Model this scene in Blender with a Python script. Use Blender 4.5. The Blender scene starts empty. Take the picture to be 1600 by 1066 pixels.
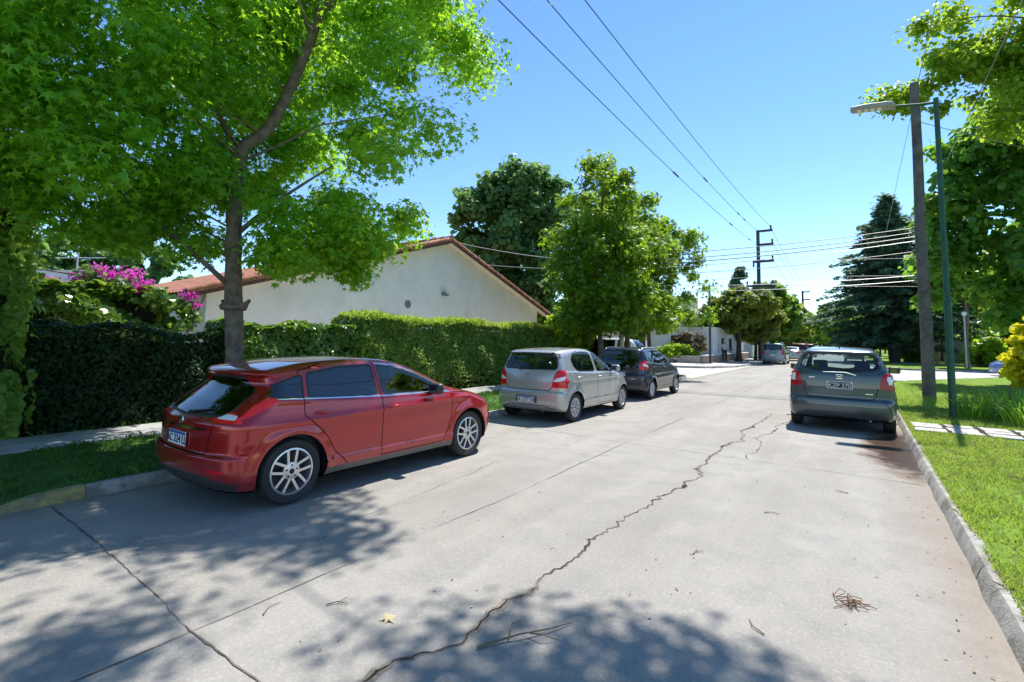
import bpy, bmesh, math, random
import numpy as np
from mathutils import Vector, Matrix
C = bpy.context.collection
scene = bpy.context.scene
RNG = np.random.default_rng(7)
R = math.radians

# ---------------------------------------------------------------- objects
def tag(o, label, cat, group=None):
    o['label'] = label; o['category'] = cat
    if group: o['group'] = group
    return o
def kind(o, k):
    o['kind'] = k; return o
def thing(name, label, cat, loc=(0, 0, 0), rz=0.0, group=None):
    o = bpy.data.objects.new(name, None); C.objects.link(o)
    o.location = loc; o.rotation_euler = (0, 0, rz); o.empty_display_size = .2
    return tag(o, label, cat, group)
def link_mesh(name, me, mats, parent=None):
    if not isinstance(mats, (list, tuple)): mats = [mats]
    for m in mats: me.materials.append(m)
    o = bpy.data.objects.new(name, me); C.objects.link(o)
    if parent is not None: o.parent = parent
    return o
def mesh_arrays(name, V, faces, smooth=False, normals=None, midx=None):
    """V (n,3); faces: (m,k) int array, or list of (m,k) arrays"""
    if not isinstance(faces, list): faces = [faces]
    faces = [np.asarray(f, np.int32) for f in faces if len(f)]
    me = bpy.data.meshes.new(name)
    V = np.asarray(V, np.float32)
    me.vertices.add(len(V)); me.vertices.foreach_set('co', V.ravel())
    li = np.concatenate([f.ravel() for f in faces])
    tot = np.concatenate([np.full(len(f), f.shape[1], np.int32) for f in faces])
    st = np.concatenate([[0], np.cumsum(tot)[:-1]]).astype(np.int32)
    me.loops.add(len(li)); me.loops.foreach_set('vertex_index', li)
    me.polygons.add(len(tot)); me.polygons.foreach_set('loop_start', st)
    try: me.polygons.foreach_set('loop_total', tot)
    except Exception: pass
    if midx is not None: me.polygons.foreach_set('material_index', np.asarray(midx, np.int32))
    me.polygons.foreach_set('use_smooth', np.full(len(tot), bool(smooth)))
    me.update(calc_edges=True); me.validate()
    if normals is not None:
        me.normals_split_custom_set_from_vertices(np.asarray(normals, np.float32))
    return me

class MB:
    """collects simple solids into one mesh"""
    def __init__(s): s.v = []; s.f = []; s.m = []; s.n = 0
    def add(s, V, F, m=0):
        s.v += [tuple(map(float, p)) for p in V]
        for f in F: s.f.append(tuple(int(i) + s.n for i in f)); s.m.append(m)
        s.n = len(s.v); return s
    def box(s, x0, x1, y0, y1, z0, z1, m=0):
        V = [(x, y, z) for z in (z0, z1) for y in (y0, y1) for x in (x0, x1)]
        return s.add(V, [(0, 2, 3, 1), (4, 5, 7, 6), (0, 1, 5, 4), (2, 6, 7, 3), (0, 4, 6, 2), (1, 3, 7, 5)], m)
    def obox(s, c, ax, half, m=0):
        c = np.array(c, float); ax = [np.array(a, float) / np.linalg.norm(a) for a in ax]
        V = [c + sx * half[0] * ax[0] + sy * half[1] * ax[1] + sz * half[2] * ax[2] for sz in (-1, 1) for sy in (-1, 1) for sx in (-1, 1)]
        return s.add(V, [(0, 2, 3, 1), (4, 5, 7, 6), (0, 1, 5, 4), (2, 6, 7, 3), (0, 4, 6, 2), (1, 3, 7, 5)], m)
    def tube(s, pts, rad, n=8, m=0, cap=True, squash=None):
        pts = [np.array(p, float) for p in pts]
        if np.isscalar(rad): rad = [rad] * len(pts)
        V = []; F = []; up = np.array([.0123, .0456, 1.])
        pu = None
        for i, p in enumerate(pts):
            t = pts[min(i + 1, len(pts) - 1)] - pts[max(i - 1, 0)]; t /= np.linalg.norm(t) + 1e-12
            if pu is None:
                a = np.array([1., 0, 0]) if abs(t[2]) > .9 else up
                u = a - t * (a @ t)
            else: u = pu - t * (pu @ t)
            u /= np.linalg.norm(u) + 1e-12; pu = u; w = np.cross(t, u)
            for k in range(n):
                a = 2 * math.pi * k / n
                V.append(p + rad[i] * (math.cos(a) * u + math.sin(a) * w * (squash or 1)))
        for i in range(len(pts) - 1):
            for k in range(n):
                F.append((i * n + k, i * n + (k + 1) % n, (i + 1) * n + (k + 1) % n, (i + 1) * n + k))
        if cap: F.append(tuple(range(n - 1, -1, -1))); F.append(tuple((len(pts) - 1) * n + k for k in range(n)))
        return s.add(V, F, m)
    def lathe(s, prof, n=24, axis='z', c=(0, 0, 0), m=0):
        V = []; F = []
        for (r, h) in prof:
            for k in range(n):
                a = 2 * math.pi * k / n
                p = (r * math.cos(a), r * math.sin(a), h)
                if axis == 'x': p = (h, r * math.cos(a), r * math.sin(a))
                if axis == 'y': p = (r * math.sin(a), h, r * math.cos(a))
                V.append((p[0] + c[0], p[1] + c[1], p[2] + c[2]))
        for i in range(len(prof) - 1):
            for k in range(n):
                F.append((i * n + k, i * n + (k + 1) % n, (i + 1) * n + (k + 1) % n, (i + 1) * n + k))
        return s.add(V, F, m)
    def prism(s, poly, h0, h1, axis='z', m=0):
        n = len(poly); V = []
        for h in (h0, h1):
            for (a, b) in poly:
                V.append({'z': (a, b, h), 'x': (h, a, b), 'y': (a, h, b)}[axis])
        F = [tuple(range(n - 1, -1, -1)), tuple(range(n, 2 * n))] + [(k, (k + 1) % n, n + (k + 1) % n, n + k) for k in range(n)]
        return s.add(V, F, m)
    def build(s, name, mats, parent=None, smooth=False, bevel=0, seg=2, angle=40, fix=True):
        me = bpy.data.meshes.new(name); me.from_pydata(s.v, [], s.f)
        me.polygons.foreach_set('material_index', np.array(s.m, np.int32)); me.update()
        bm = bmesh.new(); bm.from_mesh(me)
        if fix: bmesh.ops.recalc_face_normals(bm, faces=bm.faces)
        if bevel:
            es = [e for e in bm.edges if e.is_manifold and e.calc_face_angle(0) > R(35)]
            bmesh.ops.bevel(bm, geom=es, offset=bevel, segments=seg, profile=.5, affect='EDGES', clamp_overlap=True)
        bm.to_mesh(me); bm.free()
        if smooth:
            me.polygons.foreach_set('use_smooth', np.ones(len(me.polygons), bool))
            me.set_sharp_from_angle(angle=R(angle))
        return link_mesh(name, me, mats, parent)

def copy_tree(o, parent=None):
    c = o.copy(); C.objects.link(c); c.parent = parent
    for ch in list(o.children): copy_tree(ch, c)
    return c

# ---------------------------------------------------------------- materials
MATS = {}
def nodes(name):
    m = bpy.data.materials.new(name); m.use_nodes = True
    nt = m.node_tree; nt.nodes.clear()
    return m, nt, (lambda t, **k: mk(nt, t, **k))
def mk(nt, t, ins=None, **k):
    n = nt.nodes.new('ShaderNode' + t)
    for a, v in k.items(): setattr(n, a, v)
    if ins:
        for a, v in ins.items():
            if isinstance(v, bpy.types.NodeSocket): nt.links.new(v, n.inputs[a])
            else: n.inputs[a].default_value = v
    return n
def c4(c): return (c[0], c[1], c[2], 1.0)
def mixc(nt, f, a, b, bt='MIX'):
    n = nt.nodes.new('ShaderNodeMix'); n.data_type = 'RGBA'; n.blend_type = bt
    for i, v in ((0, f), (6, a), (7, b)):
        if isinstance(v, bpy.types.NodeSocket): nt.links.new(v, n.inputs[i])
        else: n.inputs[i].default_value = v if i == 0 else c4(v)
    return n.outputs[2]
def ramp(nt, f, stops):
    n = nt.nodes.new('ShaderNodeValToRGB'); nt.links.new(f, n.inputs[0])
    e = n.color_ramp.elements
    while len(e) < len(stops): e.new(.5)
    for i, (p, c) in enumerate(stops):
        e[i].position = p; e[i].color = c4(c) if hasattr(c, '__len__') else (c, c, c, 1)
    return n.outputs[0]
def math_(nt, op, a, b=0.0, c=None):
    n = nt.nodes.new('ShaderNodeMath'); n.operation = op
    for i, v in enumerate((a, b) if c is None else (a, b, c)):
        if isinstance(v, bpy.types.NodeSocket): nt.links.new(v, n.inputs[i])
        else: n.inputs[i].default_value = v
    return n.outputs[0]
def noise(nt, scale, detail=4, rough=.55, vec=None, dist=0.0):
    n = mk(nt, 'TexNoise', ins={'Scale': scale, 'Detail': detail, 'Roughness': rough, 'Distortion': dist})
    if vec is None: vec = mk(nt, 'TexCoord').outputs['Object']
    nt.links.new(vec, n.inputs['Vector'])
    return n.outputs['Fac']
def objvec(nt, scale=(1, 1, 1)):
    t = mk(nt, 'TexCoord').outputs['Object']
    m = mk(nt, 'Mapping', ins={'Scale': scale}); nt.links.new(t, m.inputs['Vector']); return m.outputs[0]
def out(nt, sh): o = nt.nodes.new('ShaderNodeOutputMaterial'); nt.links.new(sh, o.inputs['Surface']); return o
def mat(name, col, rough=.6, metal=0.0, var=.12, scale=6.0, bump=0.0, bscale=40.0, coat=0.0, spec=.5, dirt=None):
    if name in MATS: return MATS[name]
    m, nt, N = nodes(name)
    p = mk(nt, 'BsdfPrincipled', ins={'Roughness': rough, 'Metallic': metal, 'Coat Weight': coat, 'Coat Roughness': .04, 'Specular IOR Level': spec})
    f = noise(nt, scale, 5)
    cc = mixc(nt, ramp(nt, f, [(.3, 0.), (.7, 1.)]), [c * (1 - var) for c in col], [min(1, c * (1 + var)) for c in col])
    if dirt:
        f2 = noise(nt, dirt[1], 6, .65)
        cc = _dirt(nt, cc, f2, dirt)
    nt.links.new(cc, p.inputs['Base Color'])
    if bump:
        b = mk(nt, 'Bump', ins={'Strength': bump, 'Distance': .02, 'Height': noise(nt, bscale, 6, .6)})
        nt.links.new(b.outputs[0], p.inputs['Normal'])
    out(nt, p.outputs[0]); MATS[name] = m
    return m
def _dirt(nt, cc, f2, dirt):
    fac = math_(nt, 'MULTIPLY', ramp(nt, f2, [(dirt[2], 0.), (min(.99, dirt[2] + .15), 1.)]), dirt[3])
    n = nt.nodes.new('ShaderNodeMix'); n.data_type = 'RGBA'
    nt.links.new(fac, n.inputs[0]); nt.links.new(cc, n.inputs[6]); n.inputs[7].default_value = c4(dirt[0])
    return n.outputs[2]
def leafmat(name, a, b, trans=.45, tcol=None, rough=.45, spec=.35):
    """leaf colour varies leaf by leaf between a and b"""
    if name in MATS: return MATS[name]
    m, nt, N = nodes(name)
    rnd = mk(nt, 'NewGeometry').outputs['Random Per Island']
    big = noise(nt, .9, 3)
    f = math_(nt, 'ADD', math_(nt, 'MULTIPLY', rnd, .65), math_(nt, 'MULTIPLY', big, .4))
    col = ramp(nt, f, [(.10, a), (.80, b), (1.0, (min(1, b[0] * 1.5 + .02), b[1] * 1.12, b[2] * 1.1))])
    p = mk(nt, 'BsdfPrincipled', ins={'Roughness': rough, 'Specular IOR Level': spec})
    nt.links.new(col, p.inputs['Base Color'])
    t = mk(nt, 'BsdfTranslucent')
    tc = tcol or (b[0] * 1.9, b[1] * 1.6, b[2] * .8)
    nt.links.new(mixc(nt, rnd, [x * .75 for x in tc], tc), t.inputs['Color'])
    s = mk(nt, 'MixShader', ins={0: trans}); nt.links.new(p.outputs[0], s.inputs[1]); nt.links.new(t.outputs[0], s.inputs[2])
    out(nt, s.outputs[0]); MATS[name] = m
    return m
def glassmat(name, tint, refl=1.0, rough=.02):
    if name in MATS: return MATS[name]
    m, nt, N = nodes(name)
    tr = mk(nt, 'BsdfTransparent', ins={'Color': c4(tint)})
    gl = mk(nt, 'BsdfGlossy', ins={'Color': (1, 1, 1, 1), 'Roughness': rough})
    fa = mk(nt, 'LayerWeight', ins={'Blend': .5}).outputs['Facing']
    fr = math_(nt, 'ADD', math_(nt, 'MULTIPLY', math_(nt, 'POWER', fa, 5.0), .93), .06)
    s = mk(nt, 'MixShader'); nt.links.new(math_(nt, 'MULTIPLY', fr, refl), s.inputs[0])
    nt.links.new(tr.outputs[0], s.inputs[1]); nt.links.new(gl.outputs[0], s.inputs[2])
    out(nt, s.outputs[0]); MATS[name] = m
    return m
def carpaint(name, col, metal=.35, rough=.35, flake=.05, dust=.0):
    if name in MATS: return MATS[name]
    m, nt, N = nodes(name)
    p = mk(nt, 'BsdfPrincipled', ins={'Roughness': rough, 'Metallic': metal, 'Coat Weight': 1.0, 'Coat Roughness': .03})
    f = noise(nt, 900, 2)
    cc = mixc(nt, f, [c * (1 - flake) for c in col], [min(1, c * (1 + flake)) for c in col])
    z = mk(nt, 'SeparateXYZ', ins={'Vector': mk(nt, 'TexCoord').outputs['Object']}).outputs['Z']
    n2 = noise(nt, 5, 6, .65)
    d = math_(nt, 'MULTIPLY', math_(nt, 'SUBTRACT', 1.0, mk(nt, 'MapRange', ins={'Value': z, 'From Min': .15, 'From Max': .55}).outputs[0]), n2)
    d = math_(nt, 'ADD', math_(nt, 'MULTIPLY', d, .5), math_(nt, 'MULTIPLY', n2, dust))
    n = nt.nodes.new('ShaderNodeMix'); n.data_type = 'RGBA'
    nt.links.new(d, n.inputs[0]); nt.links.new(cc, n.inputs[6]); n.inputs[7].default_value = (.16, .14, .115, 1)
    nt.links.new(n.outputs[2], p.inputs['Base Color'])
    nt.links.new(math_(nt, 'SUBTRACT', 1.0, math_(nt, 'MULTIPLY', d, .9)), p.inputs['Coat Weight'])
    out(nt, p.outputs[0]); MATS[name] = m
    return m

# ---------------------------------------------------------------- leaves
def star_shape():
    pts = []
    tips = [(90, 1.0), (28, .95), (152, .95), (-30, .72), (210, .72)]
    tips = sorted([(a % 360, r) for a, r in tips])
    L = sorted(tips)
    for i, (a, r) in enumerate(L):
        b = L[(i + 1) % len(L)][0]
        if b < a: b += 360
        pts.append((r * math.cos(R(a)), r * math.sin(R(a))))
        mid = (a + b) / 2; rr = .36 if abs(b - a) < 100 else .22
        pts.append((rr * math.cos(R(mid)), rr * math.sin(R(mid))))
    return np.array(pts)
SHAPES = {
    'star': star_shape(),
    'oval': np.array([(0, -1), (.42, -.45), (.45, .25), (0, 1), (-.45, .25), (-.42, -.45)]),
    'broad': np.array([(0, -1), (.6, -.7), (.85, 0), (.4, .6), (0, 1), (-.4, .6), (-.85, 0), (-.6, -.7)]),
    'strip': np.array([(-.16, -1), (.16, -1), (.2, 0), (.06, 1), (-.06, 1), (-.2, 0)]),
    'spray': np.array([(-.1, -1), (.1, -1), (.5, -.3), (.2, -.2), (.4, .4), (.12, .4), (0, 1), (-.12, .4), (-.4, .4), (-.2, -.2), (-.5, -.3)]),
    'quad': np.array([(-.6, -.9), (.6, -.9), (.75, .5), (0, 1), (-.75, .5)]),
}
def unit(v): return v / (np.linalg.norm(v, axis=-1, keepdims=True) + 1e-9)
def leaf_arrays(P, Nn, size, shape, rng, tip=None, fold=.25):
    """P centres, Nn normals, size array; tip: direction the leaf's tip prefers"""
    S = SHAPES[shape]; n = len(P); k = len(S)
    Nn = unit(Nn)
    t = rng.normal(size=(n, 3)) if tip is None else tip + rng.normal(size=(n, 3)) * .45
    t = unit(t - Nn * (t * Nn).sum(1, keepdims=True)); b = np.cross(t, Nn)
    size = np.broadcast_to(size, n)[:, None, None]
    V = P[:, None, :] + size * (S[None, :, 0, None] * b[:, None, :] + S[None, :, 1, None] * t[:, None, :])
    rr = (S ** 2).sum(1)
    V = V - size * fold * rr[None, :, None] * Nn[:, None, :]
    return V.reshape(-1, 3), np.arange(n * k).reshape(n, k)
def leaves_mesh(name, P, Nn, size, shape, mats, parent, rng, tip=None, fold=.25, midx=None):
    V, F = leaf_arrays(P, Nn, size, shape, rng, tip, fold)
    return link_mesh(name, mesh_arrays(name, V, F, midx=midx), mats, parent)
def clump_leaves(rng, centers, radii, per, flat=.7, shell=.5, up=.5):
    """leaves in clumps: returns positions and normals"""
    n = len(centers); tot = n * per
    d = unit(rng.normal(size=(tot, 3))); r = rng.random(tot) ** shell
    c = np.repeat(centers, per, 0); rad = np.repeat(radii, per)
    off = d * (r * rad)[:, None]; off[:, 2] *= flat
    N = d * .8 + rng.normal(size=(tot, 3)) * .5; N[:, 2] += up
    return c + off, N
def env_clumps(rng, envs, n, inner=.35, power=.6):
    """clump centres inside a union of ellipsoids (centre, radii)"""
    vol = np.array([0 if len(e) > 2 else e[1][0] * e[1][1] * e[1][2] for e in envs]); vol = vol ** .75; vol /= vol.sum()
    out_ = []
    for e, q in zip(envs, vol):
        m = e[2] if len(e) > 2 else max(3, int(round(n * q)))
        d = unit(rng.normal(size=(m, 3))); r = inner + (1 - inner) * rng.random(m) ** power
        out_.append(np.array(e[0]) + d * r[:, None] * np.array(e[1]))
    return np.concatenate(out_)
# ---------------------------------------------------------------- cars
class Spl:
    """monotone cubic through points, as a dense table"""
    def __init__(s, pts, n=1200):
        p = np.array(sorted(pts), float); x, y = p[:, 0], p[:, 1]
        h = np.diff(x); dl = np.diff(y) / h; m = np.zeros(len(x))
        m[0], m[-1] = dl[0], dl[-1]
        for i in range(1, len(x) - 1):
            if dl[i - 1] * dl[i] > 0:
                w1, w2 = 2 * h[i] + h[i - 1], h[i] + 2 * h[i - 1]
                m[i] = (w1 + w2) / (w1 / dl[i - 1] + w2 / dl[i])
        s.X = np.linspace(x[0], x[-1], n)
        k = np.clip(np.searchsorted(x, s.X, side='right') - 1, 0, len(x) - 2)
        t = (s.X - x[k]) / h[k]
        s.Y = (y[k] * (1 + 2 * t) * (1 - t) ** 2 + h[k] * m[k] * t * (1 - t) ** 2 + y[k + 1] * t * t * (3 - 2 * t) + h[k] * m[k + 1] * t * t * (t - 1))
        s.D = np.gradient(s.Y, s.X)
    def __call__(s, v): return np.interp(v, s.X, s.Y)
    def d(s, v): return np.interp(v, s.X, s.D)
def smax(a, b, k):
    h = np.maximum(k - np.abs(a - b), 0) / k
    return np.maximum(a, b) + h * h * k * .25
def sstep(a, b, v):
    t = np.clip((v - a) / (b - a), 0, 1); return t * t * (3 - 2 * t)

def surface_nets(F, lo, hi, h):
    n = [int(math.ceil((b - a) / h)) + 1 for a, b in zip(lo, hi)]
    ax = [lo[i] + h * np.arange(n[i]) for i in range(3)]
    X, Y, Z = np.meshgrid(*ax, indexing='ij'); f = F(X, Y, Z).astype(np.float32)
    ins = f < 0; c = [m - 1 for m in n]
    acc = np.zeros((*c, 3), np.float32); cnt = np.zeros(c, np.float32)
    offs = [(0, 0, 0), (1, 0, 0), (0, 1, 0), (1, 1, 0), (0, 0, 1), (1, 0, 1), (0, 1, 1), (1, 1, 1)]
    def sl(o): return tuple(slice(o[i], o[i] + c[i]) for i in range(3))
    for a in range(8):
        for b in range(a + 1, 8):
            oa, ob = offs[a], offs[b]
            if sum(abs(oa[i] - ob[i]) for i in range(3)) != 1: continue
            fa, fb = f[sl(oa)], f[sl(ob)]
            cr = (fa < 0) != (fb < 0)
            t = np.where(cr, fa / np.where(cr, fa - fb, 1), 0)
            for i in range(3): acc[..., i] += np.where(cr, oa[i] + t * (ob[i] - oa[i]), 0)
            cnt += cr
    act = cnt > 0; idx = -np.ones(c, np.int64); idx[act] = np.arange(act.sum())
    I = np.argwhere(act); V = (I + acc[act] / cnt[act][:, None]) * h + np.array(lo)
    quads = []
    for d in range(3):
        e, g = (d + 1) % 3, (d + 2) % 3
        s0 = [slice(1, c[i]) for i in range(3)]; s0[d] = slice(0, c[d])
        A = ins[tuple(slice(q.start, q.stop) for q in s0)]
        s1 = list(s0); s1[d] = slice(1, c[d] + 1); B = ins[tuple(s1)]
        cr = np.argwhere(A != B)
        if not len(cr): continue
        sg = A[tuple(cr.T)]
        base = cr.copy()
        for i in range(3):
            if i != d: base[:, i] += 1
        def at(de, dg):
            q = base.copy(); q[:, e] -= de; q[:, g] -= dg; return idx[tuple(q.T)]
        Q = np.stack([at(1, 1), at(0, 1), at(0, 0), at(1, 0)], 1)
        Q[~sg] = Q[~sg][:, ::-1]
        quads.append(Q)
    Q = np.concatenate(quads); Q = Q[(Q >= 0).all(1)]
    T = np.concatenate([Q[:, [0, 1, 2]], Q[:, [0, 2, 3]]])
    return V, T

def grad(F, V, e=.004):
    g = np.zeros_like(V)
    for i in range(3):
        d = np.zeros(3); d[i] = e
        a = V + d; b = V - d
        g[:, i] = (F(a[:, 0], a[:, 1], a[:, 2]) - F(b[:, 0], b[:, 1], b[:, 2])) / (2 * e)
    return g
def project(F, V, it=3):
    for _ in range(it):
        g = grad(F, V); f = F(V[:, 0], V[:, 1], V[:, 2])
        st = g * (f / np.maximum((g * g).sum(1), .05))[:, None]
        V = V - np.clip(st, -.02, .02)
    return V

def cut(V, T, lab, val, cond):
    """split triangles (where cond) along val == 0"""
    val = np.where(np.abs(val) < 2e-5, 2e-5, val)
    s = val[T] < 0; k = s.sum(1); todo = (k > 0) & (k < 3) & cond
    if not todo.any(): return V, T, lab, val
    t = T[todo]; sk = s[todo]; kk = k[todo]
    # rotate so that the odd one out is first
    odd = np.where(kk[:, None] == 1, sk, ~sk); r = odd.argmax(1)
    ar = np.arange(len(t)); a = t[ar, r]; b = t[ar, (r + 1) % 3]; c = t[ar, (r + 2) % 3]
    ed = np.concatenate([np.sort(np.stack([a, b], 1), 1), np.sort(np.stack([a, c], 1), 1)])
    u, inv = np.unique(ed, axis=0, return_inverse=True); inv = inv.ravel()
    w = val[u[:, 0]] / (val[u[:, 0]] - val[u[:, 1]])
    NV = V[u[:, 0]] + (V[u[:, 1]] - V[u[:, 0]]) * w[:, None]
    n0 = len(V); ab = inv[:len(t)] + n0; ac = inv[len(t):] + n0
    new = np.concatenate([np.stack([a, ab, ac], 1), np.stack([ab, b, c], 1), np.stack([ab, c, ac], 1)])
    l = lab[todo]
    return (np.concatenate([V, NV]), np.concatenate([T[~todo], new]), np.concatenate([lab[~todo], l, l, l]), np.concatenate([val, np.zeros(len(NV))]))

def poly_sd(P, a, b):
    """signed distance to polygon (negative inside)"""
    P = np.array(P, float); n = len(P); d = np.full(a.shape, 1e9); ins = np.zeros(a.shape, bool)
    for i in range(n):
        p, q = P[i], P[(i + 1) % n]; e = q - p
        wx, wy = a - p[0], b - p[1]
        t = np.clip((wx * e[0] + wy * e[1]) / (e @ e + 1e-12), 0, 1)
        d = np.minimum(d, np.hypot(wx - e[0] * t, wy - e[1] * t))
        c = ((p[1] > b) != (q[1] > b))
        xx = (q[0] - p[0]) * (b - p[1]) / ((q[1] - p[1]) if q[1] != p[1] else 1e-9) + p[0]
        ins ^= c & (a < xx)
    return np.where(ins, -d, d)
def line_d(P, a, b):
    d = np.full(a.shape, 1e9)
    for p, q in zip(P[:-1], P[1:]):
        p = np.array(p, float); e = np.array(q, float) - p
        wx, wy = a - p[0], b - p[1]; t = np.clip((wx * e[0] + wy * e[1]) / (e @ e), 0, 1)
        d = np.minimum(d, np.hypot(wx - e[0] * t, wy - e[1] * t))
    return d
def roundpoly(P, r=.03, n=3):
    P = [np.array(p, float) for p in P]; o = []
    for i, p in enumerate(P):
        a, b = P[i - 1] - p, P[(i + 1) % len(P)] - p
        la, lb = np.linalg.norm(a), np.linalg.norm(b); q = min(r, la * .45, lb * .45)
        s, e = p + a / la * q, p + b / lb * q
        for t in np.linspace(0, 1, n + 1): o.append((1 - t) ** 2 * s + 2 * t * (1 - t) * p + t * t * e)
    return o

RUB = mat('tyre_rubber', (.018, .018, .019), .75, var=.3, bump=.1, bscale=90)
BLK = mat('black_plastic', (.016, .016, .017), .5, var=.2)
DARK = mat('cabin_trim', (.03, .032, .036), .8, var=.2)
SEATM = mat('seat_cloth', (.045, .048, .055), .9, var=.2)
CHROME = mat('chrome', (.75, .76, .78), .12, 1.0, var=.03)
MIRG = mat('mirror_glass', (.22, .24, .25), .05, 1.0, var=.03)
GAP = mat('panel_gap_black', (.006, .006, .006), 1.0, var=.1, spec=0)
ALLOY = mat('alloy_wheel', (.62, .63, .65), .3, .85, var=.06)
CAPM = mat('silver_hub_cap', (.42, .43, .45), .4, .5, var=.08)
WHITEP = mat('plate_white', (.72, .74, .76), .4, var=.04)
PLTXT = mat('plate_ink', (.012, .012, .014), .5, var=.1)
PLBLUE = mat('plate_blue', (.03, .12, .35), .4, var=.05)
REDL = mat('red_lens', (.62, .006, .012), .2, var=.25, scale=26, coat=.4, spec=.3)
WHITEL = mat('clear_lens', (.75, .74, .74), .12, var=.1, scale=30, coat=1)
HEADL = mat('headlamp_lens', (.55, .58, .62), .1, .4, var=.3, scale=25, coat=1)

def text_mesh(name, body, size, m, parent, loc, rot, depth=.002):
    cu = bpy.data.curves.new(name, 'FONT'); cu.body = body; cu.size = size; cu.align_x = 'CENTER'; cu.align_y = 'CENTER'
    cu.extrude = depth; cu.resolution_u = 2
    o = bpy.data.objects.new(name, cu); C.objects.link(o)
    bpy.context.view_layer.update()
    me = bpy.data.meshes.new_from_object(o.evaluated_get(bpy.context.evaluated_depsgraph_get()))
    C.objects.unlink(o); bpy.data.objects.remove(o)
    t = link_mesh(name, me, m, parent); t.location = loc; t.rotation_euler = rot
    return t

def wheel(parent, x, y, r, rimr, width, style, name='wheel'):
    """wheel centre (x, y, r); outer face towards +x when x > 0"""
    s = 1 if x > 0 else -1
    w = MB(); hw = width / 2
    w.lathe([(rimr - .01, -hw * .8), (rimr + .012, -hw), (r * .93, -hw), (r - .012, -hw * .86), (r, -hw * .6), (r, hw * .6), (r - .012, hw * .86), (r * .93, hw), (rimr + .012, hw * .97), (rimr - .004, hw * .86)], 40, 'x')
    e = bpy.data.objects.new(name, None); C.objects.link(e); e.parent = parent; e.location = (x, y, r); e.empty_display_size = .1
    if s < 0: e.rotation_euler = (0, 0, math.pi)
    w.build('tyre', RUB, e, smooth=True, angle=50)
    q = MB(); m = MB()
    q.lathe([(rimr + .004, hw * .92), (rimr - .012, hw * .95), (rimr - .02, hw * .78), (rimr - .03, -hw * .8)], 40, 'x')
    d = hw * .78
    if style == 'alloy':
        for k in range(5):
            for o in (-.24, .24):
                a = 2 * math.pi * k / 5 + .3; a1 = a + o; a0 = a + o * 1.15
                p1 = np.array([d, (rimr - .012) * math.cos(a1), (rimr - .012) * math.sin(a1)])
                p0 = np.array([d - .006, .065 * math.cos(a0 + (.25 if o > 0 else -.25)), .065 * math.sin(a0 + (.25 if o > 0 else -.25))])
                t = p1 - p0; L = np.linalg.norm(t); t /= L; n = np.array([1., 0, 0]); b = np.cross(n, t)
                q.obox((p0 + p1) / 2, (t, b, n), (L / 2, .0125, .012))
        q.lathe([(.02, d + .012), (.05, d + .012), (.085, d + .004), (.085, d - .03)], 30, 'x')
        m.lathe([(.0, d + .016), (.026, d + .016), (.028, d + .006)], 20, 'x')
        for k in range(5):
            a = 2 * math.pi * k / 5 + .3
            m.lathe([(0, d + .012), (.011, d + .012), (.011, d - .005)], 10, 'x', (0, .056 * math.cos(a), .056 * math.sin(a)))
    elif style == 'cap':
        n = 9
        for k in range(n):
            a = 2 * math.pi * k / n; pts = []
            for (rr, da) in ((.045, -.26), (rimr - .008, -.20), (rimr - .008, .20), (.045, .26)):
                pts.append((rr * math.cos(a + da), rr * math.sin(a + da)))
            q.prism(pts, d - .012, d + .006, 'x')
        q.lathe([(0, d + .014), (.04, d + .013), (.06, d + .004), (.06, d - .02)], 24, 'x')
        q.lathe([(rimr - .045, d + .002), (rimr - .005, d + .012), (rimr - .005, d - .02)], 40, 'x')
        m.lathe([(0, d + .0165), (.022, d + .016)], 16, 'x')
    else:
        q.lathe([(0, d + .01), (.05, d + .012), (rimr * .6, d - .004), (rimr - .01, d + .006)], 24, 'x')
        m.lathe([(0, d + .013), (.03, d + .0135)], 12, 'x')
    q.build('rim', ALLOY if style == 'alloy' else CAPM, e, smooth=True, angle=35)
    m.lathe([(0, -.02), (rimr - .035, -.02)], 28, 'x')
    m.build('wheel_hub', BLK, e, smooth=True, angle=35)
    return e

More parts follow.
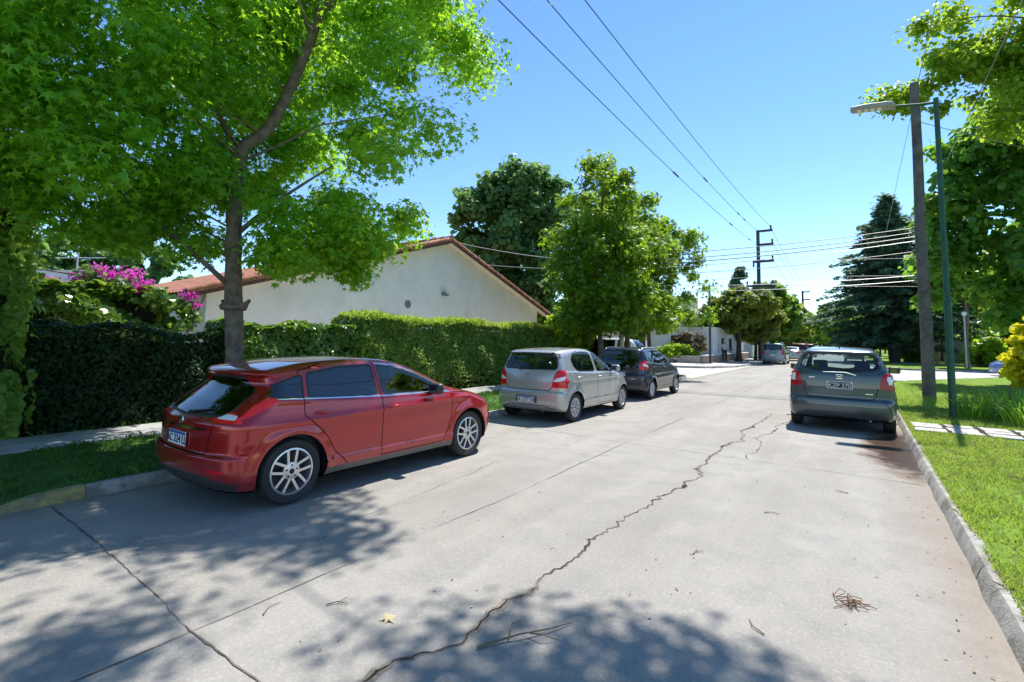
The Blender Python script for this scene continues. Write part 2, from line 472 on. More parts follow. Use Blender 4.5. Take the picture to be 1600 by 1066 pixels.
def build_car(S, root):
    """S: spec dict. car frame: x right, y forward, origin on the ground under the rear axle"""
    W0, T0, YR, YF, BELT, I1 = (Spl(S[k]) for k in ('W', 'T', 'YR', 'YF', 'belt', 'inset'))
    tl, r, wb = S['tumble'], S['r'], S['wb']; zb = S.get('zb', .17); flare = S.get('flare', .018)
    ar = S.get('arch', r + .045); crown_r = S.get('crown', .07); pr, pf = S.get('plan_r', .16), S.get('plan_f', .40)
    hw = S['hw']; ycab = S['ycab']
    def F(x, y, z):
        ax = np.abs(x); s = z - BELT(y)
        ins = I1(np.minimum(z, BELT(y))) + tl * np.maximum(s, 0) + S.get('shoulder', .02) * sstep(-.03, .03, s)
        w = W0(y) - ins
        for yy in (0, wb):
            rho = np.hypot(y - yy, z - r)
            w = w + flare * (1 - sstep(ar + .01, ar + .13, rho)) * (z < r + ar + .2)
        if 'crease' in S:
            for (cz0, cz1, amt, hh) in S['crease']:
                cz = cz0 + (cz1 - cz0) * (y / wb)
                w = w + amt * np.clip(1 - np.abs(z - cz) / hh, 0, 1) ** 1.5 * sstep(-.6, .0, y) * (1 - sstep(wb, wb + .6, y))
        side = (ax - w)
        t = T0(y); top = (z - (t - crown_r * (ax / hw) ** 2 * (1 + .6 * sstep(ycab, ycab + .5, y)))) / np.sqrt(1 + T0.d(y) ** 2)
        rear = (YR(z) + pr * (ax / hw) ** 2.6 - y) / np.sqrt(1 + np.minimum(YR.d(z) ** 2, 9))
        front = (y - (YF(z) - pf * (ax / hw) ** 2.6)) / np.sqrt(1 + np.minimum(YF.d(z) ** 2, 9))
        f = smax(side, top, S.get('k_roof', .10)); f = smax(f, rear, S.get('k_rear', .09)); f = smax(f, front, .12)
        return smax(f, zb + .10 * sstep(wb + .35, wb + .8, y) * 0 - z, .06)
    ymin, ymax = min(p[1] for p in S['YR']) - .08, max(p[1] for p in S['YF']) + .08
    h = S.get('h', .025)
    V, T = surface_nets(F, (-hw - .07, ymin, zb - .08), (hw + .07, ymax, S['H'] + .08), h)
    V = project(F, V); lab = np.zeros(len(T), np.int32)
    NAM = ['body']
    def lid(n):
        if n not in NAM: NAM.append(n)
        return NAM.index(n)
    def nrm():
        n = np.cross(V[T[:, 1]] - V[T[:, 0]], V[T[:, 2]] - V[T[:, 0]]); return unit(n)
    n0 = nrm()
    if (n0 * grad(F, V[T].mean(1))).sum(1).mean() < 0: T = T[:, ::-1].copy()
    # wheel arches
    for yy in (0, wb):
        val = np.hypot(V[:, 1] - yy, V[:, 2] - r) - ar
        cen = V[T].mean(1); cond = (np.abs(cen[:, 1] - yy) < ar + .1) & (cen[:, 2] < r + ar + .1) & (np.abs(cen[:, 0]) > .45)
        V, T, lab, val = cut(V, T, lab, val, cond)
        cen = V[T].mean(1); inside = (np.hypot(cen[:, 1] - yy, cen[:, 2] - r) < ar) & (np.abs(cen[:, 0]) > .45) & (cen[:, 2] < r + ar)
        T = T[~inside]; lab = lab[~inside]
    def coords(pl, P):
        if pl == 'side': return P[:, 1], P[:, 2]
        if pl == 'rear': return np.abs(P[:, 0]), P[:, 2]
        return np.abs(P[:, 0]), P[:, 1]
    def cond_of(pl, P, nn, ex):
        if pl == 'side': c = (np.abs(nn[:, 0]) > .42)
        elif pl == 'rear': c = (P[:, 1] < S.get('ymid', .4)) & (nn[:, 1] < -.12)
        elif pl == 'front': c = (P[:, 1] > wb) & (nn[:, 1] > .1)
        else: c = nn[:, 2] > .2
        if ex: c &= ex(P)
        return c
    def feature(name, pl, poly, frm=None, ring=0.0, ringname='gasket', ex=None, rnd=.03):
        nonlocal V, T, lab
        pl2 = 'rear' if pl == 'front' else pl
        poly = roundpoly(poly, rnd)
        for off, nm in (((ring, ringname),) if ring else ()) + ((0.0, name),):
            a, b = coords(pl2, V); val = poly_sd(poly, a, b) - off
            cond = cond_of(pl, V[T].mean(1), nrm(), ex)
            V, T, lab, _ = cut(V, T, lab, val, cond)
            P = V[T].mean(1); a, b = coords(pl2, P)
            sel = (poly_sd(poly, a, b) < off) & cond_of(pl, P, nrm(), ex)
            if frm is not None: sel &= np.isin(lab, [lid(q) for q in frm])
            lab[sel] = lid(nm)
    def seam(pl, line, frm, wd=.005, ex=None, name='panel_gap'):
        nonlocal V, T, lab
        pl2 = 'rear' if pl == 'front' else pl
        a, b = coords(pl2, V); val = line_d(line, a, b) - wd
        cond = cond_of(pl, V[T].mean(1), nrm(), ex) & np.isin(lab, [lid(q) for q in frm])
        # refine: split along the line itself first so that thin strips are caught
        P = np.array(line, float)
        sd = signed_side(P, a, b)
        V, T, lab, _ = cut(V, T, lab, sd, cond)
        for _k in range(1):
            a, b = coords(pl2, V); val = line_d(line, a, b) - wd
            cond = cond_of(pl, V[T].mean(1), nrm(), ex) & np.isin(lab, [lid(q) for q in frm])
            V, T, lab, _ = cut(V, T, lab, val, cond)
        Pc = V[T].mean(1); a, b = coords(pl2, Pc)
        sel = (line_d(line, a, b) < wd) & cond_of(pl, Pc, nrm(), ex) & np.isin(lab, [lid(q) for q in frm])
        lab[sel] = lid(name)
    def signed_side(P, a, b):
        d = np.full(a.shape, 1e9); sg = np.ones(a.shape)
        for p, q in zip(P[:-1], P[1:]):
            e = q - p; wx, wy = a - p[0], b - p[1]; t = np.clip((wx * e[0] + wy * e[1]) / (e @ e), 0, 1)
            dd = np.hypot(wx - e[0] * t, wy - e[1] * t); cr = e[0] * wy - e[1] * wx
            m = dd < d; sg = np.where(m, np.where(cr < 0, -1, 1), sg); d = np.where(m, dd, d)
        return sg * d
    lid('underbody')
    cz = V[T].mean(1)[:, 2]; lab[(cz < zb + .03)] = lid('underbody')
    for f in S['features']: feature(**f)
    for f in S.get('seams', []): seam(**f)
    V = project(F, V, 2); N = unit(grad(F, V))
    made = {}
    MT = S['mats']
    dark = np.zeros(len(T), bool)
    for nm in ('panel_gap', 'underbody'):
        if nm in NAM: dark |= lab == lid(nm); lab[lab == lid(nm)] = 0
    # parts with a parent part
    order = sorted(range(len(NAM)), key=lambda i: 0 if NAM[i] not in S['under'] else 1)
    for i in order:
        nm = NAM[i]; sel = lab == i
        if not sel.any(): continue
        par = S['under'].get(nm)
        groups = [('', sel)]
        if nm in S['split']:     # one mesh per side of the car
            cx = V[T].mean(1)[:, 0]; groups = [('r', sel & (cx > 0)), ('l', sel & (cx <= 0))]
        for sd, g in groups:
            t = T[g]
            if not len(t): continue
            u, inv = np.unique(t, return_inverse=True)
            VV = V[u].copy(); NN = N[u]
            if nm.startswith(('side_window', 'rear_window', 'windscreen', 'front_window', 'quarter')): VV -= NN * .003
            me = mesh_arrays(nm, VV, inv.reshape(-1, 3), True, NN, dark[g].astype(np.int32) if nm == 'body' else None)
            pp = root
            if par: pp = made.get((par, sd)) or made.get((par, '')) or root
            base = S.get('rename', {}).get(nm, nm)
            o = link_mesh(base, me, [MT['body'], GAP] if nm == 'body' else MT.get(nm, MT['body']), pp)
            made[(nm, sd)] = o
    # wheel arch liners
    for yy in (0, wb):
        for s in (1, -1):
            a = MB(); n = 18; Vv = []; Ff = []
            xo, xi = s * (hw - .03), s * (hw - .36)
            for k in range(n + 1):
                th = -.25 + (math.pi + .5) * k / n
                for (xx, rr) in ((xo, ar + .004), (xi, ar + .004), (xi, .0)): Vv.append((xx, yy + rr * math.cos(th), r + rr * math.sin(th)))
            for k in range(n): Ff += [(3 * k, 3 * k + 1, 3 * k + 4, 3 * k + 3), (3 * k + 1, 3 * k + 2, 3 * k + 5, 3 * k + 4)]
            a.add(Vv, Ff); a.build('wheel_arch', BLK, root, smooth=True)
            wheel(root, s * (S['track'] - S['tw'] / 2), yy, r, S['rim'], S['tw'], S['wheel'])
    # cabin
    if S.get('cabin', True):
        y0, y1 = S['cab']; bz = S['cabz']
        m = MB(); m.box(-hw + .16, hw - .16, y0, y1, .28, .34); m.box(-hw + .13, -hw + .17, y0, y1, .341, bz); m.box(hw - .17, hw - .13, y0, y1, .341, bz)
        m.box(-hw + .171, hw - .171, y0, y0 + .04, .341, bz - .05)
        m.build('cabin_floor', DARK, root)
        dsh = MB(); dsh.prism([(y1 - .38, .5), (y1, .5), (y1, bz - .02), (y1 - .25, bz + .01), (y1 - .38, bz - .08)], -hw + .18, hw - .18, 'x'); dsh.build('dashboard', DARK, root, bevel=.02)
        ys = S['seat_y']
        for s in (1, -1):
            for (yy, wd) in ((ys, .25),):
                q = MB(); q.box(s * .36 - wd, s * .36 + wd, yy, yy + .5, .36, .52)
                q.obox((s * .36, yy - .06, .78), ((1, 0, 0), (0, 1, .28), (0, -.28, 1)), (wd - .01, .055, .30))
                st = q.build('seat', SEATM, root, bevel=.04, smooth=True)
                q = MB(); q.obox((s * .36, yy - .17, 1.16), ((1, 0, 0), (0, 1, .25), (0, -.25, 1)), (.13, .045, .085)); q.build('headrest', SEATM, st, bevel=.035, smooth=True)
        yb = S['bench_y']; q = MB(); q.box(-.58, .58, yb, yb + .48, .36, .52); q.obox((0, yb - .05, .75), ((1, 0, 0), (0, 1, .3), (0, -.3, 1)), (.58, .06, .28))
        bn = q.build('rear_seat', SEATM, root, bevel=.04, smooth=True)
        for s in (1, -1):
            q = MB(); q.obox((s * .34, yb - .15, 1.08), ((1, 0, 0), (0, 1, .25), (0, -.25, 1)), (.14, .04, .075)); q.build('headrest', SEATM, bn, bevel=.03, smooth=True)
        q = MB(); cx, cy, cz = -.36, ys + .72, .93
        pts = [(cx + .18 * math.cos(a), cy - .18 * math.sin(a) * .38, cz + .18 * math.sin(a) * .92) for a in np.linspace(0, 2 * math.pi, 21)]
        q.tube(pts, .015, 6); q.obox((cx, cy, cz), ((1, 0, 0), (0, 1, .4), (0, -.4, 1)), (.16, .02, .03)); q.build('steering_wheel', BLK, root, smooth=True)
    return F, made

def mirror(root, x, y, z, m, s=1, col=None):
    q = MB(); q.obox((s * (x + .13), y, z + .01), ((1, -.12 * s, 0), (.12 * s, 1, 0), (0, 0, 1)), (.105, .055, .07))
    o = q.build('wing_mirror', m, root, bevel=.04, seg=3, smooth=True, angle=60)
    q = MB(); q.obox((s * (x + .02), y + .005, z - .045), ((1, 0, .25 * s), (0, 1, 0), (0, 0, 1)), (.05, .03, .018)); q.build('mirror_arm', BLK, o, bevel=.01)
    q = MB(); q.obox((s * (x + .135), y - .057, z + .01), ((1, 0, 0), (0, 1, 0), (0, 0, 1)), (.08, .003, .05)); q.build('mirror_glass', MIRG, o, bevel=.002)
    return o
def ray_in(F, p, d, tmax=1.2):
    """first hit of the body from p along d"""
    p = np.array(p, float); d = np.array(d, float); ts = np.linspace(0, tmax, 2400); Q = p + ts[:, None] * d
    f = F(Q[:, 0], Q[:, 1], Q[:, 2]); i = int(np.argmax(f < 0)); return Q[i]
def handle(F, door, y, z, m, s=1, chrome=False):
    h = ray_in(F, (s * 1.2, y, z), (-s, 0, 0)); q = MB(); x = h[0]
    q.tube([(x - s * .01, y - .09, z), (x + s * .028, y - .075, z + .003), (x + s * .036, y, z + .005), (x + s * .03, y + .075, z + .003), (x - s * .01, y + .09, z)], [.012, .013, .014, .013, .012], 8)
    return q.build('door_handle', m, door, smooth=True, angle=60)
def plate(root, F, z, y0, txt, old=False, tilt=0., blue=True):
    hit = ray_in(F, (0, y0 - .5, z), (0, 1, 0)); y = hit[1] - .012
    e = bpy.data.objects.new('number_plate', None)
    q = MB(); hwd, hh = (.2, .065)
    q.box(-hwd, hwd, -.006, 0, -hh, hh)
    if blue: q.box(-hwd + .004, hwd - .004, -.0085, -.0062, hh - .03, hh - .004, 1)
    if old:
        q.box(-hwd + .012, hwd - .012, -.0085, -.0062, -hh + .012, hh - .028, 2)
        q.box(-hwd + .028, hwd - .028, -.0085, -.0062, hh - .022, hh - .008, 2)
    p = q.build('number_plate', [WHITEP, PLBLUE, PLTXT], root)
    p.location = (0, y, z); p.rotation_euler = (tilt, 0, 0)
    text_mesh('lettering', txt, .105 if not old else .1, WHITEP if old else PLTXT, p, (0, -.0105, -.013), (R(90), 0, 0), .001)
    return p
# ---------------------------------------------------------------- the four parked cars in front
SPLIT = {'sill_trim', 'window_trim', 'front_door', 'rear_door', 'side_window_f', 'side_window_r', 'gasket_f', 'gasket_r', 'tail_light', 'head_light', 'chrome_trim', 'quarter_window', 'quarter_gasket', 'reverse_light', 'reflector', 'front_window', 'tail_light_b'}
UNDER = {'side_window_f': 'front_door', 'side_window_r': 'rear_door', 'gasket_f': 'front_door', 'gasket_r': 'rear_door', 'rear_window': 'tailgate', 'rear_gasket': 'tailgate', 'reverse_light': 'tail_light', 'quarter_gasket': 'quarter_window'}
RENAME = {'window_trim': 'window_trim', 'front_door': 'door', 'rear_door': 'door', 'side_window_f': 'window', 'side_window_r': 'window', 'gasket_f': 'window_seal', 'gasket_r': 'window_seal', 'rear_gasket': 'window_seal', 'quarter_gasket': 'window_seal', 'tail_light_b': 'tail_light'}
def basespec(**k):
    S = dict(split=SPLIT, under=UNDER, rename=RENAME); S.update(k); return S
GL_T = glassmat('tinted_glass', (.10, .14, .17), 1.5)
GL_C = glassmat('clear_glass', (.74, .84, .82), .95)
GL_D = glassmat('dark_rear_glass', (.05, .06, .07), 1.2)
REDP = carpaint('ruby_red_paint', (.37, .005, .010), .38, .26)
SILP = carpaint('silver_paint', (.44, .435, .43), .55, .34)
NAVP = carpaint('dark_navy_paint', (.010, .015, .030), .3, .35)
GRYP = carpaint('graphite_grey_paint', (.052, .074, .080), .5, .36)

def car_mats(body, side=GL_T, rear=GL_D, front=GL_C):
    return {'body': body, 'front_door': body, 'rear_door': body, 'tailgate': body, 'side_window_f': side, 'side_window_r': side, 'quarter_window': side, 'rear_window': rear, 'windscreen': front,
            'gasket_f': BLK, 'gasket_r': BLK, 'rear_gasket': BLK, 'quarter_gasket': BLK, 'screen_seal': BLK, 'panel_gap': BLK, 'underbody': BLK, 'tail_light': REDL, 'tail_light_b': REDL, 'head_light': HEADL,
            'reverse_light': WHITEL, 'chrome_trim': CHROME, 'window_trim': CHROME, 'tailgate_trim': CHROME, 'reflector': REDL, 'sill_trim': mat('sill_reflection_grey', (.10, .095, .09), .5), 'lower_bumper': BLK, 'spoiler_shade': BLK, 'arch_trim': BLK}

def red_hatch():
    root = thing('parked_car', 'shiny ruby red hatchback under the big street tree', 'car', group='cars parked along the street')
    fd = [(1.09, .30), (2.10, .30), (2.26, .52), (2.28, .95), (1.98, 1.11), (1.5, 1.34), (1.09, 1.39)]
    rd = [(.62, .30), (1.09, .30), (1.09, 1.39), (.4, 1.37), (.10, 1.30), (.10, .86), (.22, .76), (.38, .60), (.46, .46)]
    S = basespec(H=1.43, hw=.912, wb=2.648, r=.322, rim=.222, tw=.215, track=.885, wheel='alloy', h=.02, ycab=1.9, zb=.185,
        W=[(-.95, .80), (-.6, .865), (-.2, .902), (.5, .912), (1.6, .912), (2.65, .905), (3.1, .88), (3.6, .80)],
        T=[(-1.0, 1.17), (-.62, 1.265), (-.3, 1.335), (0, 1.375), (.5, 1.418), (.9, 1.428), (1.25, 1.412), (1.6, 1.335), (2.0, 1.175), (2.35, 1.04), (2.6, .985), (3.0, .905), (3.3, .80), (3.5, .69), (3.7, .5)],
        YR=[(.0, -.56), (.2, -.62), (.3, -.70), (.42, -.74), (.52, -.745), (.565, -.705), (.7, -.70), (.82, -.69), (.87, -.645), (.98, -.51), (1.195, -.27), (1.235, -.27), (1.27, -.31), (1.31, -.30), (1.4, -.1), (1.6, .2)],
        YF=[(.0, 3.30), (.2, 3.42), (.35, 3.50), (.5, 3.52), (.65, 3.50), (.75, 3.44), (.85, 3.3), (1.0, 2.9), (1.2, 2.4), (1.6, 2.2)],
        belt=[(-1, 1.09), (-.3, 1.05), (.5, 1.0), (1.1, .975), (2.3, .945), (3.6, .90)],
        inset=[(.0, .10), (.2, .055), (.32, .012), (.42, .012), (.55, .012), (.68, .0), (.80, .0), (.90, .018), (1.0, .03), (1.2, .03)],
        tumble=.50, shoulder=.022, plan_r=.17, plan_f=.42, k_roof=.12, k_rear=.10, crown=.045, flare=.02,
        crease=[(.80, .86, .014, .05), (.36, .36, .012, .05)],
        ymid=.3, cab=(-.45, 2.2), cabz=.93, seat_y=1.0, bench_y=.15, mats=car_mats(REDP, GL_T, GL_D),
        features=[
            dict(name='tailgate', pl='rear', poly=[(-.1, .555), (.52, .555), (.58, .80), (.64, .95), (.60, 1.15), (.54, 1.33), (-.1, 1.36)], frm=['body'], ex=lambda P: P[:, 1] < -.22),
            dict(name='front_door', pl='side', poly=fd, frm=['body']),
            dict(name='rear_door', pl='side', poly=rd, frm=['body']),
            dict(name='side_window_f', pl='side', poly=[(1.14, .99), (2.22, .965), (2.02, 1.065), (1.70, 1.215), (1.40, 1.30), (1.14, 1.325)], ring=.02, ringname='gasket_f', rnd=.03),
            dict(name='side_window_r', pl='side', poly=[(.17, 1.035), (1.04, .995), (1.04, 1.328), (.6, 1.318), (.20, 1.265)], ring=.02, ringname='gasket_r', rnd=.03),
            dict(name='quarter_window', pl='side', poly=[(.09, 1.045), (.12, 1.25), (-.08, 1.20), (-.25, 1.125), (-.20, 1.07)], ring=.02, ringname='quarter_gasket', rnd=.03),
            dict(name='rear_window', pl='rear', poly=[(-.1, .885), (.56, .905), (.63, .95), (.60, 1.08), (.52, 1.21), (-.1, 1.228)], ring=.02, ringname='rear_gasket', ex=lambda P: P[:, 1] < -.25),
            dict(name='windscreen', pl='top', poly=[(-.1, 2.42), (.58, 2.26), (.62, 2.1), (.50, 1.5), (.45, 1.36), (-.1, 1.32)], ring=.03, ringname='screen_seal'),
            dict(name='tail_light', pl='side', poly=[(-.90, .86), (-.60, .845), (-.45, .89), (-.14, 1.03), (-.20, 1.055), (-.50, 1.04), (-.90, 1.02)], ex=lambda P: (np.abs(P[:, 0]) > .45) & (P[:, 1] < 0), frm=['body', 'tailgate'], rnd=.02),
            dict(name='tail_light', pl='rear', poly=[(.47, .95), (.53, .845), (.95, .84), (.95, 1.03), (.62, 1.02)], ex=lambda P: (P[:, 1] < -.5), frm=['body', 'tailgate', 'tail_light'], rnd=.02),
            dict(name='reverse_light', pl='rear', poly=[(.55, .875), (.78, .87), (.76, .91), (.56, .92)], ex=lambda P: P[:, 1] < -.45, frm=['tail_light'], rnd=.015),
            dict(name='head_light', pl='side', poly=[(2.98, .80), (3.10, .74), (3.6, .66), (3.6, .76), (3.2, .86), (3.0, .875)], ex=lambda P: (np.abs(P[:, 0]) > .35) & (P[:, 1] > 2.9), frm=['body'], rnd=.02),
            dict(name='lower_bumper', pl='rear', poly=[(-.1, .1), (1, .1), (1, .27), (.55, .36), (-.1, .36)], frm=['body'], ex=lambda P: P[:, 1] < -.5),
            dict(name='sill_trim', pl='side', poly=[(.36, .1), (2.29, .1), (2.29, .285), (.36, .285)], frm=['body', 'front_door', 'rear_door'], rnd=.01),  # grey band painted as the road's reflection along the sill
            dict(name='reflector', pl='rear', poly=[(.60, .40), (.78, .39), (.78, .425), (.60, .43)], frm=['body'], ex=lambda P: P[:, 1] < -.4, rnd=.01),
        ],
        seams=[dict(pl='side', line=fd + [fd[0]], frm=['body', 'front_door', 'rear_door']), dict(pl='side', line=rd[3:] + [rd[0]], frm=['body', 'rear_door']),
               dict(pl='side', line=[(-.30, 1.052), (.10, 1.026), (1.09, .976), (2.26, .948)], frm=['body', 'front_door', 'rear_door', 'gasket_f', 'gasket_r', 'quarter_gasket'], wd=.006, name='chrome_trim'),
               dict(pl='side', line=[(1.12, 1.35), (1.45, 1.315), (1.75, 1.22), (2.05, 1.075)], frm=['body', 'front_door', 'gasket_f'], wd=.005, name='window_trim'),
               dict(pl='rear', line=[(-.1, .55), (.52, .55), (.585, .83)], frm=['body', 'tailgate'], ex=lambda P: P[:, 1] < -.4),
               dict(pl='side', line=[(2.30, .93), (2.75, .90), (3.02, .86)], frm=['body']),
               dict(pl='rear', line=[(-.1, .765), (.48, .775)], frm=['tailgate', 'body'], wd=.012, name='tailgate_trim', ex=lambda P: P[:, 1] < -.5)])
    S['mats']['tail_light'] = mat('bright_red_lens', (.92, .018, .016), .18, var=.2, scale=24, coat=.4, spec=.3)
    S['mats']['lower_bumper'] = mat('grey_bumper_plastic', (.035, .033, .033), .55)
    F, made = build_car(S, root)
    for s, k in ((1, 'r'), (-1, 'l')):
        mirror(root, .84, 1.90, 1.0, BLK if s > 0 else REDP, s)
        handle(F, made[('front_door', k)], 1.27, .845, REDP, s); handle(F, made[('rear_door', k)], .30, .875, REDP, s)
    plate(root, F, .655, -.8, 'AC 224 LL', tilt=R(-2))
    q = MB(); h = ray_in(F, (0, -1.2, .825), (0, 1, 0)); q.lathe([(0, -.008), (.045, -.006), (.05, .004)], 24, 'y', (0, h[1], .825)); q.build('badge', CHROME, made[('tailgate', '')], smooth=True)
    q = MB(); h = ray_in(F, (0, -1.2, .93), (0, 1, 0)); q.tube([(0, h[1] - .045, .90), (.1, h[1] - .035, .91), (.36, h[1] + .02, .945)], [.014, .012, .006], 6); q.build('wiper', BLK, root, smooth=True)
    return root

def silver_hatch():
    root = thing('parked_car', 'silver hatchback with tall red and white tail lights beside the hedge', 'car', group='cars parked along the street')
    fd = [(1.02, .28), (1.86, .28), (2.0, .5), (2.02, .95), (1.75, 1.15), (1.35, 1.38), (1.0, 1.44)]
    rd = [(.52, .28), (1.02, .28), (1.0, 1.44), (.4, 1.44), (-.02, 1.36), (-.06, 1.1), (.12, .78), (.34, .55), (.44, .40)]
    S = basespec(H=1.51, hw=.85, wb=2.46, r=.292, rim=.195, tw=.175, track=.825, wheel='cap', h=.0235, ycab=1.7, zb=.20,
        W=[(-.8, .77), (-.5, .80), (-.1, .84), (.5, .85), (1.6, .85), (2.4, .845), (2.8, .82), (3.3, .74)],
        T=[(-.9, 1.40), (-.5, 1.44), (0, 1.49), (.6, 1.51), (.95, 1.495), (1.25, 1.43), (1.6, 1.27), (2.0, 1.06), (2.3, .985), (2.7, .90), (3.0, .80), (3.2, .66), (3.4, .45)],
        YR=[(.0, -.42), (.2, -.50), (.3, -.59), (.45, -.615), (.60, -.61), (.64, -.57), (.8, -.565), (1.0, -.535), (1.06, -.515), (1.2, -.46), (1.34, -.395), (1.375, -.435), (1.41, -.455), (1.45, -.43), (1.6, -.2)],
        YF=[(.0, 2.95), (.2, 3.06), (.4, 3.14), (.6, 3.13), (.75, 3.04), (.9, 2.8), (1.1, 2.3), (1.6, 2.1)],
        belt=[(-1, 1.04), (-.2, 1.02), (.6, .985), (1.2, .965), (2.1, .94), (3.3, .88)],
        inset=[(.0, .10), (.2, .06), (.30, .018), (.42, .006), (.55, .0), (.70, .0), (.82, .008), (.92, .018), (1.0, .03), (1.2, .03)],
        tumble=.36, shoulder=.02, plan_r=.13, plan_f=.40, k_roof=.12, k_rear=.10, crown=.05, flare=.018,
        crease=[(.84, .86, .01, .05), (.40, .40, .012, .05)],
        ymid=.2, cab=(-.35, 1.95), cabz=.92, seat_y=.85, bench_y=.05, mats=car_mats(SILP, GL_C, glassmat('green_rear_glass', (.50, .62, .63), .9)),
        features=[
            dict(name='tailgate', pl='rear', poly=[(-.1, .66), (.50, .66), (.57, .80), (.57, 1.05), (.64, 1.12), (.60, 1.36), (.54, 1.43), (-.1, 1.45)], frm=['body'], ex=lambda P: P[:, 1] < -.3),
            dict(name='front_door', pl='side', poly=fd, frm=['body']), dict(name='rear_door', pl='side', poly=rd, frm=['body']),
            dict(name='side_window_f', pl='side', poly=[(1.08, 1.0), (1.98, .97), (1.66, 1.18), (1.38, 1.325), (1.06, 1.395)], ring=.02, ringname='gasket_f', rnd=.04),
            dict(name='side_window_r', pl='side', poly=[(.16, 1.03), (.96, 1.0), (.94, 1.40), (.5, 1.41), (.12, 1.37), (.0, 1.24), (.04, 1.12)], ring=.02, ringname='gasket_r', rnd=.10),
            dict(name='rear_window', pl='rear', poly=[(-.1, 1.075), (.60, 1.08), (.63, 1.12), (.57, 1.30), (.53, 1.375), (-.1, 1.395)], ring=.02, ringname='rear_gasket', ex=lambda P: P[:, 1] < -.25),
            dict(name='windscreen', pl='top', poly=[(-.1, 2.12), (.56, 1.98), (.60, 1.85), (.52, 1.3), (.48, 1.15), (-.1, 1.1)], ring=.03, ringname='screen_seal'),
            dict(name='tail_light', pl='rear', poly=[(.55, .715), (.92, .70), (.92, 1.05), (.66, 1.065), (.60, .98)], ex=lambda P: P[:, 1] < -.28, frm=['body', 'tailgate'], rnd=.03),
            dict(name='tail_light', pl='side', poly=[(-.7, .715), (-.39, .72), (-.35, .9), (-.38, 1.03), (-.7, 1.06)], ex=lambda P: (P[:, 1] < -.1), frm=['body', 'tailgate', 'tail_light'], rnd=.03),
            dict(name='reverse_light', pl='rear', poly=[(.57, .83), (.66, .90), (.80, .94), (.79, .86), (.68, .83)], ex=lambda P: P[:, 1] < -.3, frm=['tail_light'], rnd=.02),
            dict(name='head_light', pl='side', poly=[(2.5, .80), (2.72, .72), (3.2, .62), (3.2, .74), (2.7, .86)], ex=lambda P: (np.abs(P[:, 0]) > .35) & (P[:, 1] > 2.45), frm=['body'], rnd=.02),
            dict(name='lower_bumper', pl='rear', poly=[(-.1, .385), (.24, .385), (.26, .41), (.26, .54), (-.1, .545)], frm=['body'], ex=lambda P: P[:, 1] < -.4),
        ],
        seams=[dict(pl='side', line=fd + [fd[0]], frm=['body', 'front_door', 'rear_door']), dict(pl='side', line=rd[3:] + [rd[0]], frm=['body', 'rear_door']),
               dict(pl='rear', line=[(-.1, .652), (.50, .652), (.56, .72)], frm=['body', 'tailgate'], wd=.007, ex=lambda P: P[:, 1] < -.3),
               dict(pl='rear', line=[(.57, 1.05), (.64, 1.10), (.615, 1.36), (.55, 1.43)], frm=['body', 'tailgate'], wd=.004, ex=lambda P: P[:, 1] < -.25),
               dict(pl='rear', line=[(-.1, .345), (.40, .345), (.62, .28)], frm=['body'], wd=.006, ex=lambda P: P[:, 1] < -.3)])
    S['mats']['lower_bumper'] = mat('plate_recess', (.13, .128, .12), .5)
    F, made = build_car(S, root)
    for s, k in ((1, 'r'), (-1, 'l')):
        mirror(root, .80, 1.80, 1.03, SILP, s)
        handle(F, made[('front_door', k)], 1.16, .88, SILP, s); handle(F, made[('rear_door', k)], .16, .90, SILP, s)
    plate(root, F, .462, -.6, 'AA 277 NU', blue=True)
    h = ray_in(F, (0, -1.2, .93), (0, 1, 0)); q = MB()
    pts = [(.05 * math.cos(a), h[1] - .006, .93 + .034 * math.sin(a)) for a in np.linspace(0, 2 * math.pi, 19)]; q.tube(pts, .005, 6); pts = [(.022 * math.cos(a), h[1] - .007, .93 + .033 * math.sin(a)) for a in np.linspace(0, 2 * math.pi, 15)]; q.tube(pts, .004, 6)
    q.build('badge', CHROME, made[('tailgate', '')], smooth=True)
    h = ray_in(F, (0, -1.2, 1.075), (0, 1, 0)); q = MB(); q.tube([(-.22, h[1] - .03, 1.075), (.0, h[1] - .035, 1.10), (.22, h[1] - .012, 1.11)], [.018, .014, .007], 6); q.tube([(-.22, h[1] + .02, 1.06), (-.22, h[1] - .04, 1.075)], [.028, .022], 8); q.build('wiper', BLK, root, smooth=True)
    for s in (1, -1):
        q = MB(); q.obox((s * .55, -.46, 1.405), ((1, 0, 0), (0, 1, 0), (0, 0, 1)), (.03, .02, .012)); q.build('tailgate_buffer', BLK, root, bevel=.004)
    q = MB(); q.tube([(.30, .1, .22), (.34, -.35, .23), (.36, -.56, .24)], .024, 10); q.build('exhaust_pipe', mat('exhaust_steel', (.2, .19, .18), .4, .8), root, smooth=True)
    return root

